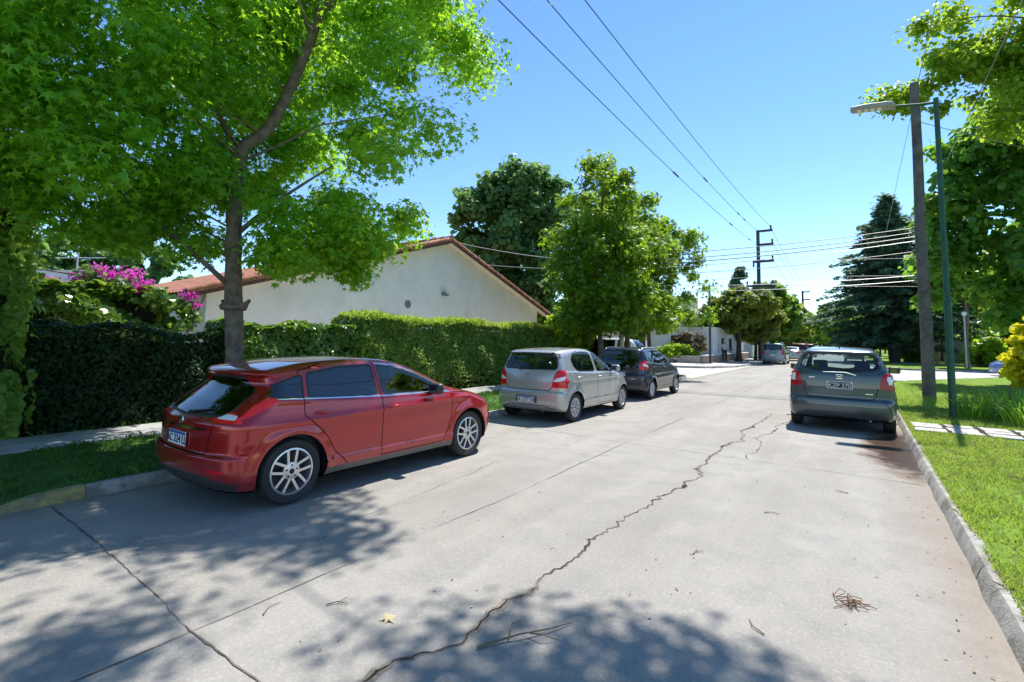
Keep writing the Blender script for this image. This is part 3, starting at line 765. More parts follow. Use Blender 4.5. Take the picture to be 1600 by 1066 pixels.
def navy_hatch():
    root = thing('parked_car', 'dark navy hatchback with roof rails and all black tailgate', 'car', group='cars parked along the street')
    fd = [(.95, .34), (1.74, .34), (1.86, .52), (1.88, .98), (1.6, 1.18), (1.28, 1.36), (.98, 1.42)]
    rd = [(.48, .34), (.95, .34), (.98, 1.42), (.3, 1.42), (-.02, 1.30), (.02, .95), (.24, .68), (.40, .46)]
    S = basespec(H=1.50, hw=.82, wb=2.305, r=.285, rim=.19, tw=.175, track=.81, wheel='disc', h=.027, ycab=1.6, zb=.22,
        W=[(-.8, .74), (-.45, .775), (-.1, .81), (.5, .82), (1.6, .82), (2.3, .815), (2.7, .79), (3.2, .72)],
        T=[(-.9, 1.43), (-.45, 1.46), (0, 1.485), (.5, 1.495), (.9, 1.48), (1.2, 1.42), (1.5, 1.28), (1.85, 1.09), (2.15, 1.0), (2.5, .94), (2.8, .86), (3.0, .72), (3.2, .5)],
        YR=[(.0, -.40), (.2, -.47), (.3, -.54), (.5, -.56), (.68, -.55), (.74, -.53), (1.0, -.51), (1.1, -.49), (1.3, -.43), (1.42, -.41), (1.47, -.40), (1.6, -.2)],
        YF=[(.0, 2.78), (.2, 2.90), (.4, 2.97), (.65, 2.96), (.8, 2.86), (.95, 2.55), (1.1, 2.2), (1.6, 2.0)],
        belt=[(-1, 1.08), (-.2, 1.06), (.6, 1.0), (1.2, .98), (2.1, .96), (3.3, .92)],
        inset=[(.0, .09), (.2, .05), (.30, .018), (.42, .006), (.55, .0), (.70, .0), (.82, .008), (.92, .018), (1.0, .03), (1.2, .03)],
        tumble=.36, shoulder=.02, plan_r=.12, plan_f=.36, k_roof=.11, k_rear=.10, crown=.05, flare=.03,
        crease=[(.60, .62, .022, .09)],
        ymid=.2, cab=(-.3, 1.8), cabz=.95, seat_y=.8, bench_y=.0, mats=car_mats(NAVP, GL_T, GL_D),
        features=[
            dict(name='tailgate', pl='rear', poly=[(-.1, .60), (.54, .60), (.57, .80), (.64, 1.08), (.60, 1.40), (-.1, 1.45)], frm=['body'], ex=lambda P: P[:, 1] < -.25),
            dict(name='front_door', pl='side', poly=fd, frm=['body']), dict(name='rear_door', pl='side', poly=rd, frm=['body']),
            dict(name='side_window_f', pl='side', poly=[(1.03, 1.02), (1.84, 1.0), (1.56, 1.19), (1.28, 1.32), (1.05, 1.38)], ring=.02, ringname='gasket_f', rnd=.04),
            dict(name='side_window_r', pl='side', poly=[(.10, 1.12), (.30, 1.05), (.92, 1.02), (.95, 1.39), (.4, 1.40), (.04, 1.34)], ring=.02, ringname='gasket_r', rnd=.05),
            dict(name='rear_window', pl='rear', poly=[(-.1, .86), (.52, .86), (.56, 1.08), (.60, 1.12), (.56, 1.38), (-.1, 1.41)], ring=.02, ringname='rear_gasket', ex=lambda P: P[:, 1] < -.2),
            dict(name='windscreen', pl='top', poly=[(-.1, 1.98), (.56, 1.84), (.58, 1.7), (.50, 1.22), (.46, 1.1), (-.1, 1.05)], ring=.03, ringname='screen_seal'),
            dict(name='tail_light', pl='rear', poly=[(.58, .86), (.92, .85), (.92, 1.09), (.66, 1.12), (.58, 1.02)], ex=lambda P: P[:, 1] < -.22, frm=['body', 'tailgate'], rnd=.05),
            dict(name='tail_light', pl='side', poly=[(-.7, .86), (-.28, .88), (-.20, .95), (-.32, 1.04), (-.7, 1.10)], ex=lambda P: (P[:, 1] < -.1), frm=['body', 'tailgate', 'tail_light'], rnd=.04),
            dict(name='reverse_light', pl='side', poly=[(-.46, .96), (-.28, .93), (-.24, .96), (-.34, 1.02), (-.44, 1.05)], ex=lambda P: P[:, 1] < -.15, frm=['tail_light'], rnd=.02),
            dict(name='head_light', pl='side', poly=[(2.4, .86), (2.6, .76), (3.0, .68), (3.0, .82), (2.6, .90)], ex=lambda P: (np.abs(P[:, 0]) > .35) & (P[:, 1] > 2.35), frm=['body'], rnd=.02),
        ],
        seams=[dict(pl='side', line=fd + [fd[0]], frm=['body', 'front_door', 'rear_door']), dict(pl='side', line=rd[3:] + [rd[0]], frm=['body', 'rear_door'])])
    F, made = build_car(S, root)
    for s, k in ((1, 'r'), (-1, 'l')):
        mirror(root, .78, 1.70, 1.06, BLK, s)
        handle(F, made[('front_door', k)], 1.1, .90, NAVP, s); handle(F, made[('rear_door', k)], .2, .92, NAVP, s)
        q = MB(); q.tube([(s * .56, -.2, 1.44), (s * .56, -.1, 1.475), (s * .57, .4, 1.49), (s * .56, .95, 1.475), (s * .56, 1.05, 1.43)], .014, 8); q.build('roof_rail', mat('rail_silver', (.55, .56, .58), .35, .6), root, smooth=True)
    plate(root, F, .735, -.5, 'AB 163 FK')
    return root

def grey_hatch():
    root = thing('parked_car', 'dark grey hatchback parked alone at the right hand kerb', 'car', group='cars parked along the street')
    fd = [(1.05, .28), (1.98, .28), (2.1, .5), (2.12, .95), (1.95, 1.12), (1.45, 1.38), (1.05, 1.45)]
    rd = [(.52, .28), (1.05, .28), (1.05, 1.45), (.3, 1.44), (-.06, 1.36), (-.02, .90), (.2, .68), (.40, .46)]
    S = basespec(H=1.525, hw=.848, wb=2.50, r=.30, rim=.20, tw=.185, track=.83, wheel='cap', h=.021, ycab=1.9, zb=.20,
        W=[(-.8, .78), (-.5, .81), (-.1, .842), (.5, .848), (1.6, .848), (2.4, .845), (2.9, .82), (3.4, .74)],
        T=[(-.9, 1.42), (-.45, 1.465), (0, 1.505), (.5, 1.525), (.95, 1.515), (1.3, 1.45), (1.7, 1.29), (2.1, 1.10), (2.4, 1.0), (2.8, .90), (3.1, .78), (3.3, .62), (3.5, .45)],
        YR=[(.0, -.42), (.2, -.50), (.28, -.60), (.42, -.635), (.56, -.625), (.62, -.585), (.8, -.58), (1.0, -.565), (1.05, -.55), (1.2, -.47), (1.34, -.38), (1.38, -.40), (1.43, -.41), (1.47, -.38), (1.6, -.1)],
        YF=[(.0, 3.1), (.2, 3.2), (.4, 3.27), (.6, 3.26), (.75, 3.17), (.9, 2.9), (1.1, 2.4), (1.6, 2.2)],
        belt=[(-1, 1.06), (-.2, 1.04), (.6, 1.0), (1.2, .975), (2.1, .945), (3.3, .88)],
        inset=[(.0, .10), (.2, .06), (.30, .018), (.42, .006), (.55, .0), (.70, .0), (.82, .008), (.92, .018), (1.0, .03), (1.2, .03)],
        tumble=.44, shoulder=.03, plan_r=.12, plan_f=.42, k_roof=.13, k_rear=.10, crown=.05, flare=.018,
        crease=[(.84, .88, .012, .06), (.36, .36, .012, .05)],
        ymid=.2, cab=(-.35, 2.0), cabz=.92, seat_y=.9, bench_y=.05, mats=car_mats(GRYP, GL_C, glassmat('teal_rear_glass', (.70, .85, .87), .8)),
        features=[
            dict(name='tailgate', pl='rear', poly=[(-.1, .60), (.48, .60), (.545, .68), (.56, .86), (.60, 1.06), (.70, 1.10), (.64, 1.36), (.56, 1.45), (-.1, 1.47)], frm=['body'], ex=lambda P: P[:, 1] < -.3),
            dict(name='front_door', pl='side', poly=fd, frm=['body']), dict(name='rear_door', pl='side', poly=rd, frm=['body']),
            dict(name='side_window_f', pl='side', poly=[(1.10, 1.01), (2.08, .98), (1.9, 1.1), (1.45, 1.33), (1.10, 1.40)], ring=.02, ringname='gasket_f', rnd=.03),
            dict(name='side_window_r', pl='side', poly=[(.10, 1.05), (1.0, 1.01), (1.0, 1.405), (.4, 1.41), (.02, 1.33), (.0, 1.18)], ring=.02, ringname='gasket_r', rnd=.06),
            dict(name='rear_window', pl='rear', poly=[(-.1, 1.10), (.30, 1.10), (.52, 1.13), (.62, 1.18), (.56, 1.33), (.50, 1.375), (-.1, 1.39)], ring=.03, ringname='rear_gasket', ex=lambda P: P[:, 1] < -.2, rnd=.04),
            dict(name='windscreen', pl='top', poly=[(-.1, 2.3), (.56, 2.12), (.60, 2.0), (.52, 1.4), (.48, 1.25), (-.1, 1.2)], ring=.03, ringname='screen_seal'),
            dict(name='tail_light', pl='rear', poly=[(.60, .79), (.92, .77), (.92, 1.05), (.72, 1.075), (.65, 1.04), (.61, .92)], ex=lambda P: P[:, 1] < -.28, frm=['body', 'tailgate'], rnd=.03),
            dict(name='tail_light', pl='side', poly=[(-.75, .79), (-.42, .80), (-.36, .92), (-.38, 1.03), (-.75, 1.08)], ex=lambda P: (P[:, 1] < -.1), frm=['body', 'tailgate', 'tail_light'], rnd=.03),
            dict(name='reverse_light', pl='side', poly=[(-.52, .88), (-.43, .88), (-.40, .96), (-.44, 1.02), (-.52, 1.02)], ex=lambda P: P[:, 1] < -.3, frm=['tail_light'], rnd=.02),
            dict(name='head_light', pl='side', poly=[(2.7, .82), (2.9, .72), (3.3, .62), (3.3, .76), (2.8, .88)], ex=lambda P: (np.abs(P[:, 0]) > .35) & (P[:, 1] > 2.6), frm=['body'], rnd=.02),
            dict(name='lower_bumper', pl='rear', poly=[(-.1, .1), (.34, .1), (.26, .27), (-.1, .285)], frm=['body'], ex=lambda P: P[:, 1] < -.4),
        ],
        seams=[dict(pl='side', line=fd + [fd[0]], frm=['body', 'front_door', 'rear_door']), dict(pl='side', line=rd[3:] + [rd[0]], frm=['body', 'rear_door']),
               dict(pl='rear', line=[(-.1, .592), (.48, .592), (.545, .66), (.575, .80)], frm=['body', 'tailgate'], wd=.006, ex=lambda P: P[:, 1] < -.3),
               dict(pl='rear', line=[(.60, 1.06), (.70, 1.11), (.66, 1.36), (.58, 1.45)], frm=['body', 'tailgate'], wd=.004, ex=lambda P: P[:, 1] < -.25),
               dict(pl='rear', line=[(.66, .60), (.72, .50), (.76, .42)], frm=['body'], wd=.004, ex=lambda P: P[:, 1] < -.3)])
    S['mats']['tail_light'] = mat('deep_red_lens', (.36, .004, .012), .22, var=.3, scale=26, coat=.35, spec=.3)
    F, made = build_car(S, root)
    for s, k in ((1, 'r'), (-1, 'l')):
        mirror(root, .80, 1.95, 1.04, BLK, s)
        handle(F, made[('front_door', k)], 1.2, .89, GRYP, s); handle(F, made[('rear_door', k)], .2, .91, GRYP, s)
    plate(root, F, .835, -.6, 'KZP 370', old=True, blue=False)
    tg = made[('tailgate', '')]
    h = ray_in(F, (0, -1.2, .985), (0, 1, 0)); q = MB()     # the emblem: a chrome frame round an H
    for a, b in (((-.045, -.035), (-.05, .035)), ((.045, -.035), (.05, .035)), ((-.05, .035), (.05, .035)), ((-.045, -.035), (.045, -.035)), ((-.018, -.026), (-.024, .026)), ((.018, -.026), (.024, .026)), ((-.02, 0), (.02, 0))):
        q.tube([(a[0], h[1] - .01, .985 + a[1]), (b[0], h[1] - .01, .985 + b[1])], .006, 6)
    q.build('badge', CHROME, tg, smooth=True)
    h = ray_in(F, (0, -1.2, 1.065), (0, 1, 0)); q = MB(); q.tube([(-.26, h[1] - .01, 1.062), (-.1, h[1] - .02, 1.068), (.1, h[1] - .02, 1.068), (.26, h[1] - .005, 1.02)], [.006, .012, .012, .006], 6); q.build('chrome_trim', CHROME, tg, smooth=True)
    q = MB(); q.tube([(-.12, h[1] - .015, 1.09), (.02, h[1] + .0, 1.12), (.34, h[1] + .02, 1.15)], [.014, .011, .006], 6); q.build('wiper', BLK, root, smooth=True)
    q = MB(); q.tube([(0, .02, 1.49), (0, -.0, 1.525), (0, -.03, 1.56)], [.018, .010, .005], 8); q.build('aerial', BLK, root, smooth=True)
    for s in (1, -1):
        for (bz, w_) in ((.955, .05),) if s < 0 else ((.70, .06),):
            hh = ray_in(F, (s * .44, -1.2, bz), (0, 1, 0)); q = MB(); q.obox((s * .44, hh[1] - .003, bz), ((1, 0, 0), (0, 1, 0), (0, 0, 1)), (w_, .003, .009)); q.build('model_lettering', CHROME, tg)
    q = MB(); q.tube([(.42, .2, .24), (.44, -.3, .23), (.45, -.52, .235)], .024, 10); q.build('exhaust_pipe', mat('exhaust_steel', (.2, .19, .18), .4, .8), root, smooth=True)
    return root

CAR1 = red_hatch(); CAR1.location = (-5.53, 2.87, 0); CAR1.rotation_euler = (0, R(-.4), R(-1.1))
CAR2 = silver_hatch(); CAR2.location = (-5.63, 9.17, 0); CAR2.rotation_euler = (0, R(-.4), 0)
CAR3 = navy_hatch(); CAR3.location = (-5.75, 14.2, 0); CAR3.rotation_euler = (0, R(-.4), 0)
CAR4 = grey_hatch(); CAR4.location = (-.33, 12.2, 0); CAR4.rotation_euler = (0, R(.3), 0); CAR4.scale = (1.05, 1.03, 1.075)
# ---------------------------------------------------------------- ground, road, kerbs, pavements
KR, KL = .64, -6.42
def concrete_road():
    m, nt, N = nodes('road_concrete')
    p = mk(nt, 'BsdfPrincipled', ins={'Roughness': .82, 'Specular IOR Level': .35})
    v = objvec(nt, (1, .16, 1)); tc = mk(nt, 'TexCoord').outputs['Object']
    big = noise(nt, .35, 4, .55); streak = noise(nt, 1.5, 5, .6, v); mid = noise(nt, 2.6, 7, .68); fine = noise(nt, 38, 6, .8); grit = noise(nt, 160, 2, .5)
    sx = mk(nt, 'SeparateXYZ', ins={'Vector': tc})
    base = mixc(nt, ramp(nt, streak, [(.3, 0.), (.72, 1.)]), (.185, .166, .141), (.315, .289, .250))
    base = mixc(nt, math_(nt, 'MULTIPLY', ramp(nt, big, [(.38, 0.), (.66, 1.)]), .6), base, (.335, .312, .28))
    base = mixc(nt, math_(nt, 'MULTIPLY', ramp(nt, mid, [(.46, 0.), (.64, 1.)]), .75), base, (.205, .198, .178))
    base = mixc(nt, math_(nt, 'MULTIPLY', ramp(nt, noise(nt, .9, 6, .7, v), [(.58, 0.), (.70, 1.)]), .35), base, (.37, .352, .32))
    base = mixc(nt, math_(nt, 'MULTIPLY', ramp(nt, grit, [(.58, 0.), (.70, 1.)]), .35), base, (.13, .12, .11))
    base = mixc(nt, math_(nt, 'MULTIPLY', ramp(nt, fine, [(.36, 1.), (.5, 0.)]), .4), base, (.50, .47, .43))
    vo = mk(nt, 'TexVoronoi', ins={'Scale': 1.1, 'Randomness': 1.0}); nt.links.new(tc, vo.inputs['Vector'])
    drip = math_(nt, 'MULTIPLY', ramp(nt, math_(nt, 'ADD', vo.outputs['Distance'], math_(nt, 'MULTIPLY', noise(nt, 9, 5, .7), .22)), [(.14, 1.), (.24, 0.)]), .30)
    base = mixc(nt, drip, base, (.12, .11, .10))
    trk = math_(nt, 'ABSOLUTE', math_(nt, 'SUBTRACT', math_(nt, 'ABSOLUTE', math_(nt, 'ADD', sx.outputs['X'], 2.6)), .78))
    trk = math_(nt, 'MULTIPLY', math_(nt, 'SUBTRACT', 1.0, mk(nt, 'MapRange', ins={'Value': trk, 'From Min': .08, 'From Max': .42}).outputs[0]), ramp(nt, streak, [(.3, .1), (.7, 1.)]))
    base = mixc(nt, math_(nt, 'MULTIPLY', trk, .28), base, (.19, .175, .16))
    ag = mk(nt, 'TexVoronoi', ins={'Scale': 75., 'Randomness': 1.0}); nt.links.new(tc, ag.inputs['Vector'])
    base = mixc(nt, math_(nt, 'MULTIPLY', ramp(nt, ag.outputs['Distance'], [(.10, 1.), (.22, 0.)]), .30), base, (.10, .09, .08))
    # slab to slab tone: each 3.27 x 6.5 m slab a little different
    sl = mk(nt, 'Mapping', ins={'Location': (3.15, -1.4, 0)}); nt.links.new(tc, sl.inputs[0])
    sv = mk(nt, 'VectorMath', operation='DIVIDE'); nt.links.new(sl.outputs[0], sv.inputs[0]); sv.inputs[1].default_value = (3.2, 6.5, 1)
    fl = mk(nt, 'VectorMath', operation='FLOOR'); nt.links.new(sv.outputs[0], fl.inputs[0])
    wn = mk(nt, 'TexWhiteNoise', noise_dimensions='2D'); nt.links.new(fl.outputs[0], wn.inputs['Vector'])
    base = mixc(nt, math_(nt, 'MULTIPLY', wn.outputs[0], .22), base, (.25, .235, .215))
    # brown dirt gathered along the two gutters
    d1 = math_(nt, 'ABSOLUTE', math_(nt, 'SUBTRACT', sx.outputs['X'], KR)); d2 = math_(nt, 'ABSOLUTE', math_(nt, 'SUBTRACT', sx.outputs['X'], KL))
    dd = math_(nt, 'MINIMUM', d1, d2); g = math_(nt, 'SUBTRACT', 1.0, mk(nt, 'MapRange', ins={'Value': dd, 'From Min': .02, 'From Max': .55}).outputs[0])
    g = math_(nt, 'MULTIPLY', g, ramp(nt, noise(nt, 2.2, 6, .7), [(.3, .25), (.65, 1.)]))
    base = mixc(nt, math_(nt, 'MULTIPLY', g, .75), base, (.20, .150, .105))
    # damp brown stain in front of the grey car
    wx = math_(nt, 'DIVIDE', math_(nt, 'SUBTRACT', sx.outputs['X'], .62), .72); wy = math_(nt, 'DIVIDE', math_(nt, 'SUBTRACT', sx.outputs['Y'], 10.2), 2.3)
    rr = math_(nt, 'ADD', math_(nt, 'MULTIPLY', wx, wx), math_(nt, 'MULTIPLY', wy, wy))
    rr = math_(nt, 'ADD', rr, math_(nt, 'MULTIPLY', math_(nt, 'SUBTRACT', noise(nt, 2.5, 5, .6), .5), 1.6))
    wet = math_(nt, 'SUBTRACT', 1.0, ramp(nt, rr, [(.72, 0.), (1.05, 1.)]))
    base = mixc(nt, math_(nt, 'MULTIPLY', wet, .85), base, (.105, .062, .036)); wet2 = math_(nt, 'SUBTRACT', 1.0, ramp(nt, math_(nt, 'ADD', rr, math_(nt, 'MULTIPLY', noise(nt, 7, 5, .7), .5)), [(.60, 0.), (.95, 1.)])); base = mixc(nt, math_(nt, 'MULTIPLY', wet2, .8), base, (.055, .033, .021))
    nt.links.new(base, p.inputs['Base Color'])
    nt.links.new(math_(nt, 'SUBTRACT', .82, math_(nt, 'ADD', math_(nt, 'MULTIPLY', wet, .25), math_(nt, 'MULTIPLY', wet2, .35))), p.inputs['Roughness'])
    h = math_(nt, 'ADD', math_(nt, 'MULTIPLY', fine, .5), math_(nt, 'MULTIPLY', grit, .5))
    b = mk(nt, 'Bump', ins={'Strength': .6, 'Distance': .008, 'Height': h}); nt.links.new(b.outputs[0], p.inputs['Normal'])
    out(nt, p.outputs[0]); return m
ROADM = concrete_road()
STREETM = mat('side_street_concrete', (.42, .41, .39), .85, var=.15, scale=1.2, dirt=((.25, .235, .215), 3, .5, .5))
KERBM = mat('kerb_concrete', (.30, .285, .255), .85, var=.25, scale=5, bump=.5, bscale=45, dirt=((.11, .095, .07), 4, .45, .7))
KERBY = mat('kerb_yellow_paint', (.34, .27, .09), .8, var=.3, scale=9, bump=.5, bscale=45, dirt=((.16, .13, .09), 6, .45, .8))
PAVEM = mat('pavement_concrete', (.33, .33, .31), .85, var=.2, scale=2.5, bump=.3, bscale=40, dirt=((.16, .15, .13), 2, .48, .5))
FLAGM = mat('flagstone', (.43, .41, .37), .85, var=.22, scale=4, bump=.5, bscale=30, dirt=((.22, .19, .14), 5, .5, .6))
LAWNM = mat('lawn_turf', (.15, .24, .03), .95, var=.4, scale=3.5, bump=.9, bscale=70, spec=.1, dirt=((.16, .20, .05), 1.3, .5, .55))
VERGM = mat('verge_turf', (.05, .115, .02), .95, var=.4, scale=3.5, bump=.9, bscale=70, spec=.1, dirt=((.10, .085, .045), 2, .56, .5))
EARTHM = mat('open_ground', (.075, .10, .035), .95, var=.4, scale=.3, spec=.1)
SOILM = mat('dark_soil', (.045, .035, .025), .95, var=.3, scale=20, spec=.1)
CRACKM = mat('crack_earth', (.045, .036, .026), .95, var=.5, scale=30, spec=.05)
RIMM = mat('crack_rim_dust', (.20, .175, .145), .95, var=.35, scale=25, spec=.1)
JOINTM = mat('joint_tar', (.14, .12, .095), .95, var=.5, scale=12, spec=.05)

def sheet(name, poly, z, m, parent=None, k='structure', sub=0):
    me = bpy.data.meshes.new(name); bm = bmesh.new()
    f = bm.faces.new([bm.verts.new((x, y, z)) for x, y in poly])
    if f.normal.z < 0: f.normal_flip()
    bmesh.ops.triangulate(bm, faces=bm.faces); bm.to_mesh(me); bm.free()
    o = link_mesh(name, me, m, parent)
    if k and parent is None: kind(o, k)
    return o
def slab(name, poly, z0, z1, m, bevel=.0, k='structure'):
    q = MB(); q.prism(poly, z0, z1); o = q.build(name, m, None, bevel=bevel, smooth=bool(bevel))
    return kind(o, k)
sheet('ground', [(-600, -300), (600, -300), (600, 900), (-600, 900)], -.03, EARTHM)
ROAD = sheet('road', [(KL - .02, -12), (KR + .02, -12), (KR + .02, 420), (KL - .02, 420)], 0, ROADM)
CORN_R = [(KR, 24.5), (.85, 26.4), (1.36, 28.4), (2.64, 30.5), (4.09, 33.1), (6.16, 36.6), (9, 38.6), (14, 40), (60, 43)]
FAR_R = [(60, 50.5), (20, 46.8), (8, 45.6), (5.5, 44.7), (3.8, 43.9), (2.2, 43.7), (1.3, 45), (.9, 47), (.66, 51), (.64, 60)]
CORN_L = [(KL, 23.0), (-6.7, 24.0), (-7.4, 24.9), (-8.6, 25.4), (-12, 25.6), (-60, 25.6)]
FAR_L = [(-60, 31.8), (-14, 32.2), (-9.9, 32.6), (-8.5, 33.3), (-7.4, 34.9), (-6.85, 37), (-6.6, 40), (-6.5, 60)]
sheet('side_street', CORN_R[:] + FAR_R + [(KR, 60), (KL, 60)] + FAR_L[::-1] + CORN_L[::-1], -.004, STREETM)
KH = .115
def path_off(P, d):
    P = np.array(P, float); o = []
    for i in range(len(P)):
        t = P[min(i + 1, len(P) - 1)] - P[max(i - 1, 0)]; t /= np.linalg.norm(t); o.append(P[i] + d * np.array([-t[1], t[0]]))
    return o
def kerb(name, P, w, h=KH, m=KERBM, h0=None):
    """kerb stone strip along P; body on the left of the walking direction"""
    rng = np.random.default_rng(len(P)); Q = []
    for a, b in zip(P[:-1], P[1:]):
        a, b = np.array(a, float), np.array(b, float); n = max(1, int(np.linalg.norm(b - a) / .33)); n = min(n, 60)
        for t in np.arange(n) / n: Q.append(a + (b - a) * t)
    Q.append(np.array(P[-1], float)); O = path_off(Q, w); V = []; F = []
    for i, (a, b) in enumerate(zip(Q, O)):
        j = rng.normal(0, .006, 4); n = (b - a) / abs(w); t = i / (len(Q) - 1); hh = h if h0 is None else h0 + (h - h0) * min(1, t * 1.6)
        V += [(*(a + n * (j[0] - .012)), -.05), (*(a + n * (.032 + j[0])), hh - .035 + j[1]), (*(a + n * .06), hh + j[2] * .6), (*b, hh + j[3] * .6), (*b, -.05)]
    for i in range(len(Q) - 1):
        for k in range(4): F.append((5 * i + k, 5 * i + k + 1, 5 * i + k + 6, 5 * i + k + 5))
    F += [(0, 1, 2, 3, 4), tuple(5 * (len(Q) - 1) + k for k in (4, 3, 2, 1, 0))]
    q = MB(); q.add(V, F); return kind(q.build(name, m, None, smooth=True, angle=38), 'structure')
kerb('kerb', [(KR, -10), (KR, 5)], -.135); kerb('kerb', [(KR, 5.006), (KR, 14.4)], -.135); kerb('kerb', [(KR, 14.406)] + CORN_R, -.135)
kerb('kerb', FAR_R + [(.64, 200)], -.15)
kerb('kerb', [(KL, 1.72), (KL, 7.9)], .16); kerb('kerb', [(KL, 7.906), (KL, 14.4)], .16); kerb('kerb', [(KL, 14.406)] + CORN_L, .16)
kerb('kerb', [(KL, -12), (KL, -2.5)], .16); kerb('kerb', FAR_L + [(-6.5, 200)], .16)
kerb('yellow_kerb_end', [(KL - .01, .93), (KL - .01, 1.714)], .17, KH, KERBY, h0=.0)
rk, lk = KR + .132, KL - .16
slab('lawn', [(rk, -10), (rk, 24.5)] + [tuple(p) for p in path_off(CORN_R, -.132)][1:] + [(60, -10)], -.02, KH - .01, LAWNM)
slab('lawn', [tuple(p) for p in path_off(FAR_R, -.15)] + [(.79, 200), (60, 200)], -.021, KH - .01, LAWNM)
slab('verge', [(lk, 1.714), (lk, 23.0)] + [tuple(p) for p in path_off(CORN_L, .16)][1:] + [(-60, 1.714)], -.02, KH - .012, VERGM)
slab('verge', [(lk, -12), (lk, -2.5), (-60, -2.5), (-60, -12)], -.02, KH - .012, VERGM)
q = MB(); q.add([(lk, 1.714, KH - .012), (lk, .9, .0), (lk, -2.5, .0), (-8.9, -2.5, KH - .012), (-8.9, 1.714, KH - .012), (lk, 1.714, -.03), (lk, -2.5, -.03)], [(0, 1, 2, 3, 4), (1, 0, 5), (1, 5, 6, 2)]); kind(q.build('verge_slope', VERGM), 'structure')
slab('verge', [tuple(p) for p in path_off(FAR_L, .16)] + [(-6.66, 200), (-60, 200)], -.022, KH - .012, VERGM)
slab('pavement', [(-8.95, -12), (-8.95, 23.0), (-10.06, 23.0), (-10.06, -12)], .03, KH + .002, PAVEM)
slab('pavement', [(-8.2, 33.6), (-6.9, 37.2), (-6.68, 40.5), (-6.68, 120), (-9.2, 120), (-9.2, 38.2), (-60, 37.5), (-60, 32.3), (-14, 32.5), (-10, 32.9)], .02, KH + .004, mat('pale_pavement', (.42, .40, .36), .85, var=.15, scale=1.5))
slab('pavement', [(1.5, 56), (60, 58), (60, 61), (1.5, 59)], .02, KH + .003, mat('pale_pavement', (.42, .40, .36)))
# flagstone path across the right hand verge
def flag_path():
    rng = np.random.default_rng(5); q = MB(); y0, y1 = 11.95, 13.25; x = rk + .02
    slab('path_bed', [(rk + .01, y0), (9, y0 + .1), (9, y1 + .1), (rk + .01, y1)], .05, KH - .002, SOILM)
    while x < 8.8:
        w = rng.uniform(.28, .6); c = [y0 + .02, y0 + .02 + (y1 - y0) * rng.uniform(.25, .4), y0 + .02 + (y1 - y0) * rng.uniform(.58, .75), y1 - .02]
        for a, b in zip(c[:-1], c[1:]):
            j = rng.uniform(.0, .05, 8); P = [(x + j[0], a + j[1]), (x + w - .025 - j[2], a + j[3]), (x + w - .025 - j[4], b - .025 - j[5]), (x + j[6], b - .025 - j[7])]
            q.prism(P, .07, KH + .012 + rng.uniform(0, .008))
        x += w
    return kind(q.build('flagstone_path', FLAGM, None, bevel=.008, smooth=True), 'structure')
flag_path()
slab('bounce_slab', [(-13.95, 2.0), (-11.45, 2.0), (-11.45, 22.2), (-13.95, 22.2)], .05, KH + .003, mat('pale_bounce_slab', (.68, .64, .58), .85, var=.12, scale=2))  # unseen pale slab, added to bounce light onto the gable wall
# kerbside pavement joints, cracks and slab joints lying in the road
def strip(name, pts, w, z, m, rng, parent=None, amp=.02, step=.05, wv=.6, blob=0, edge=0):
    P = [np.array(p, float) for p in pts]; Q = []
    for a, b in zip(P[:-1], P[1:]):
        n = max(1, int(np.linalg.norm(b - a) / step))
        for t in np.arange(n) / n: Q.append(a + (b - a) * t)
    Q.append(P[-1]); Q = np.array(Q); n = len(Q)
    def walk(s):
        k = rng.normal(0, 1, n); o = np.zeros(n); v = 0
        for i in range(n): v = v * .86 + k[i] * s; o[i] = v
        return o
    T = np.gradient(Q, axis=0); T /= np.linalg.norm(T, axis=1, keepdims=True) + 1e-9; Nn = np.stack([-T[:, 1], T[:, 0]], 1)
    Q = Q + Nn * (walk(amp))[:, None]; ww = w * np.clip(1 + walk(wv * .5), .22, 3.2)
    if blob:
        for _ in range(blob): c = rng.integers(n); ww *= 1 + 2.6 * np.exp(-((np.arange(n) - c) / 1.6) ** 2)
    if edge:                                  # crumbled, dusty rims either side of the crack
        we = ww + edge * np.clip(1 + walk(.35), .1, 2.5); A, B = Q + Nn * we[:, None] * .55, Q - Nn * we[:, None] * .5; i = np.arange(n - 1)
        link_mesh('crack_rim', mesh_arrays('crack_rim', np.concatenate([np.c_[A, np.full(n, z - .0015)], np.c_[B, np.full(n, z - .0015)]]), np.stack([i, i + n, i + n + 1, i + 1], 1)), RIMM, parent)
    A, B = Q + Nn * ww[:, None] / 2, Q - Nn * ww[:, None] / 2
    V = np.concatenate([np.c_[A, np.full(n, z)], np.c_[B, np.full(n, z)]]); i = np.arange(n - 1)
    return link_mesh(name, mesh_arrays(name, V, np.stack([i, i + n, i + n + 1, i + 1], 1)), m, parent)
rg = np.random.default_rng(11)
strip('crack', [(-2.03, 1.2), (-2.0, 1.9), (-1.92, 2.2), (-1.87, 3.0), (-1.84, 3.45), (-1.86, 4.3), (-1.82, 5.05), (-1.76, 5.6), (-1.70, 6.5), (-1.78, 7.3), (-1.86, 7.9), (-1.84, 8.6), (-1.74, 9.4), (-1.82, 10.3), (-1.78, 11.8), (-1.7, 13.4)], .0085, .004, CRACKM, rg, ROAD, .017, .035, .9, 6, .022)
strip('crack', [(-1.2, 13.2), (-1.27, 12.4), (-1.42, 11.4), (-1.40, 10.7), (-1.56, 9.8), (-1.42, 9.5), (-1.33, 9.1), (-1.36, 8.5), (-1.42, 8.0)], .008, .004, CRACKM, rg, ROAD, .015, .05, .8, 1, .016)
strip('crack', [(-1.56, 9.8), (-1.66, 9.65), (-1.76, 9.5)], .009, .004, CRACKM, rg, ROAD, .012, .05)
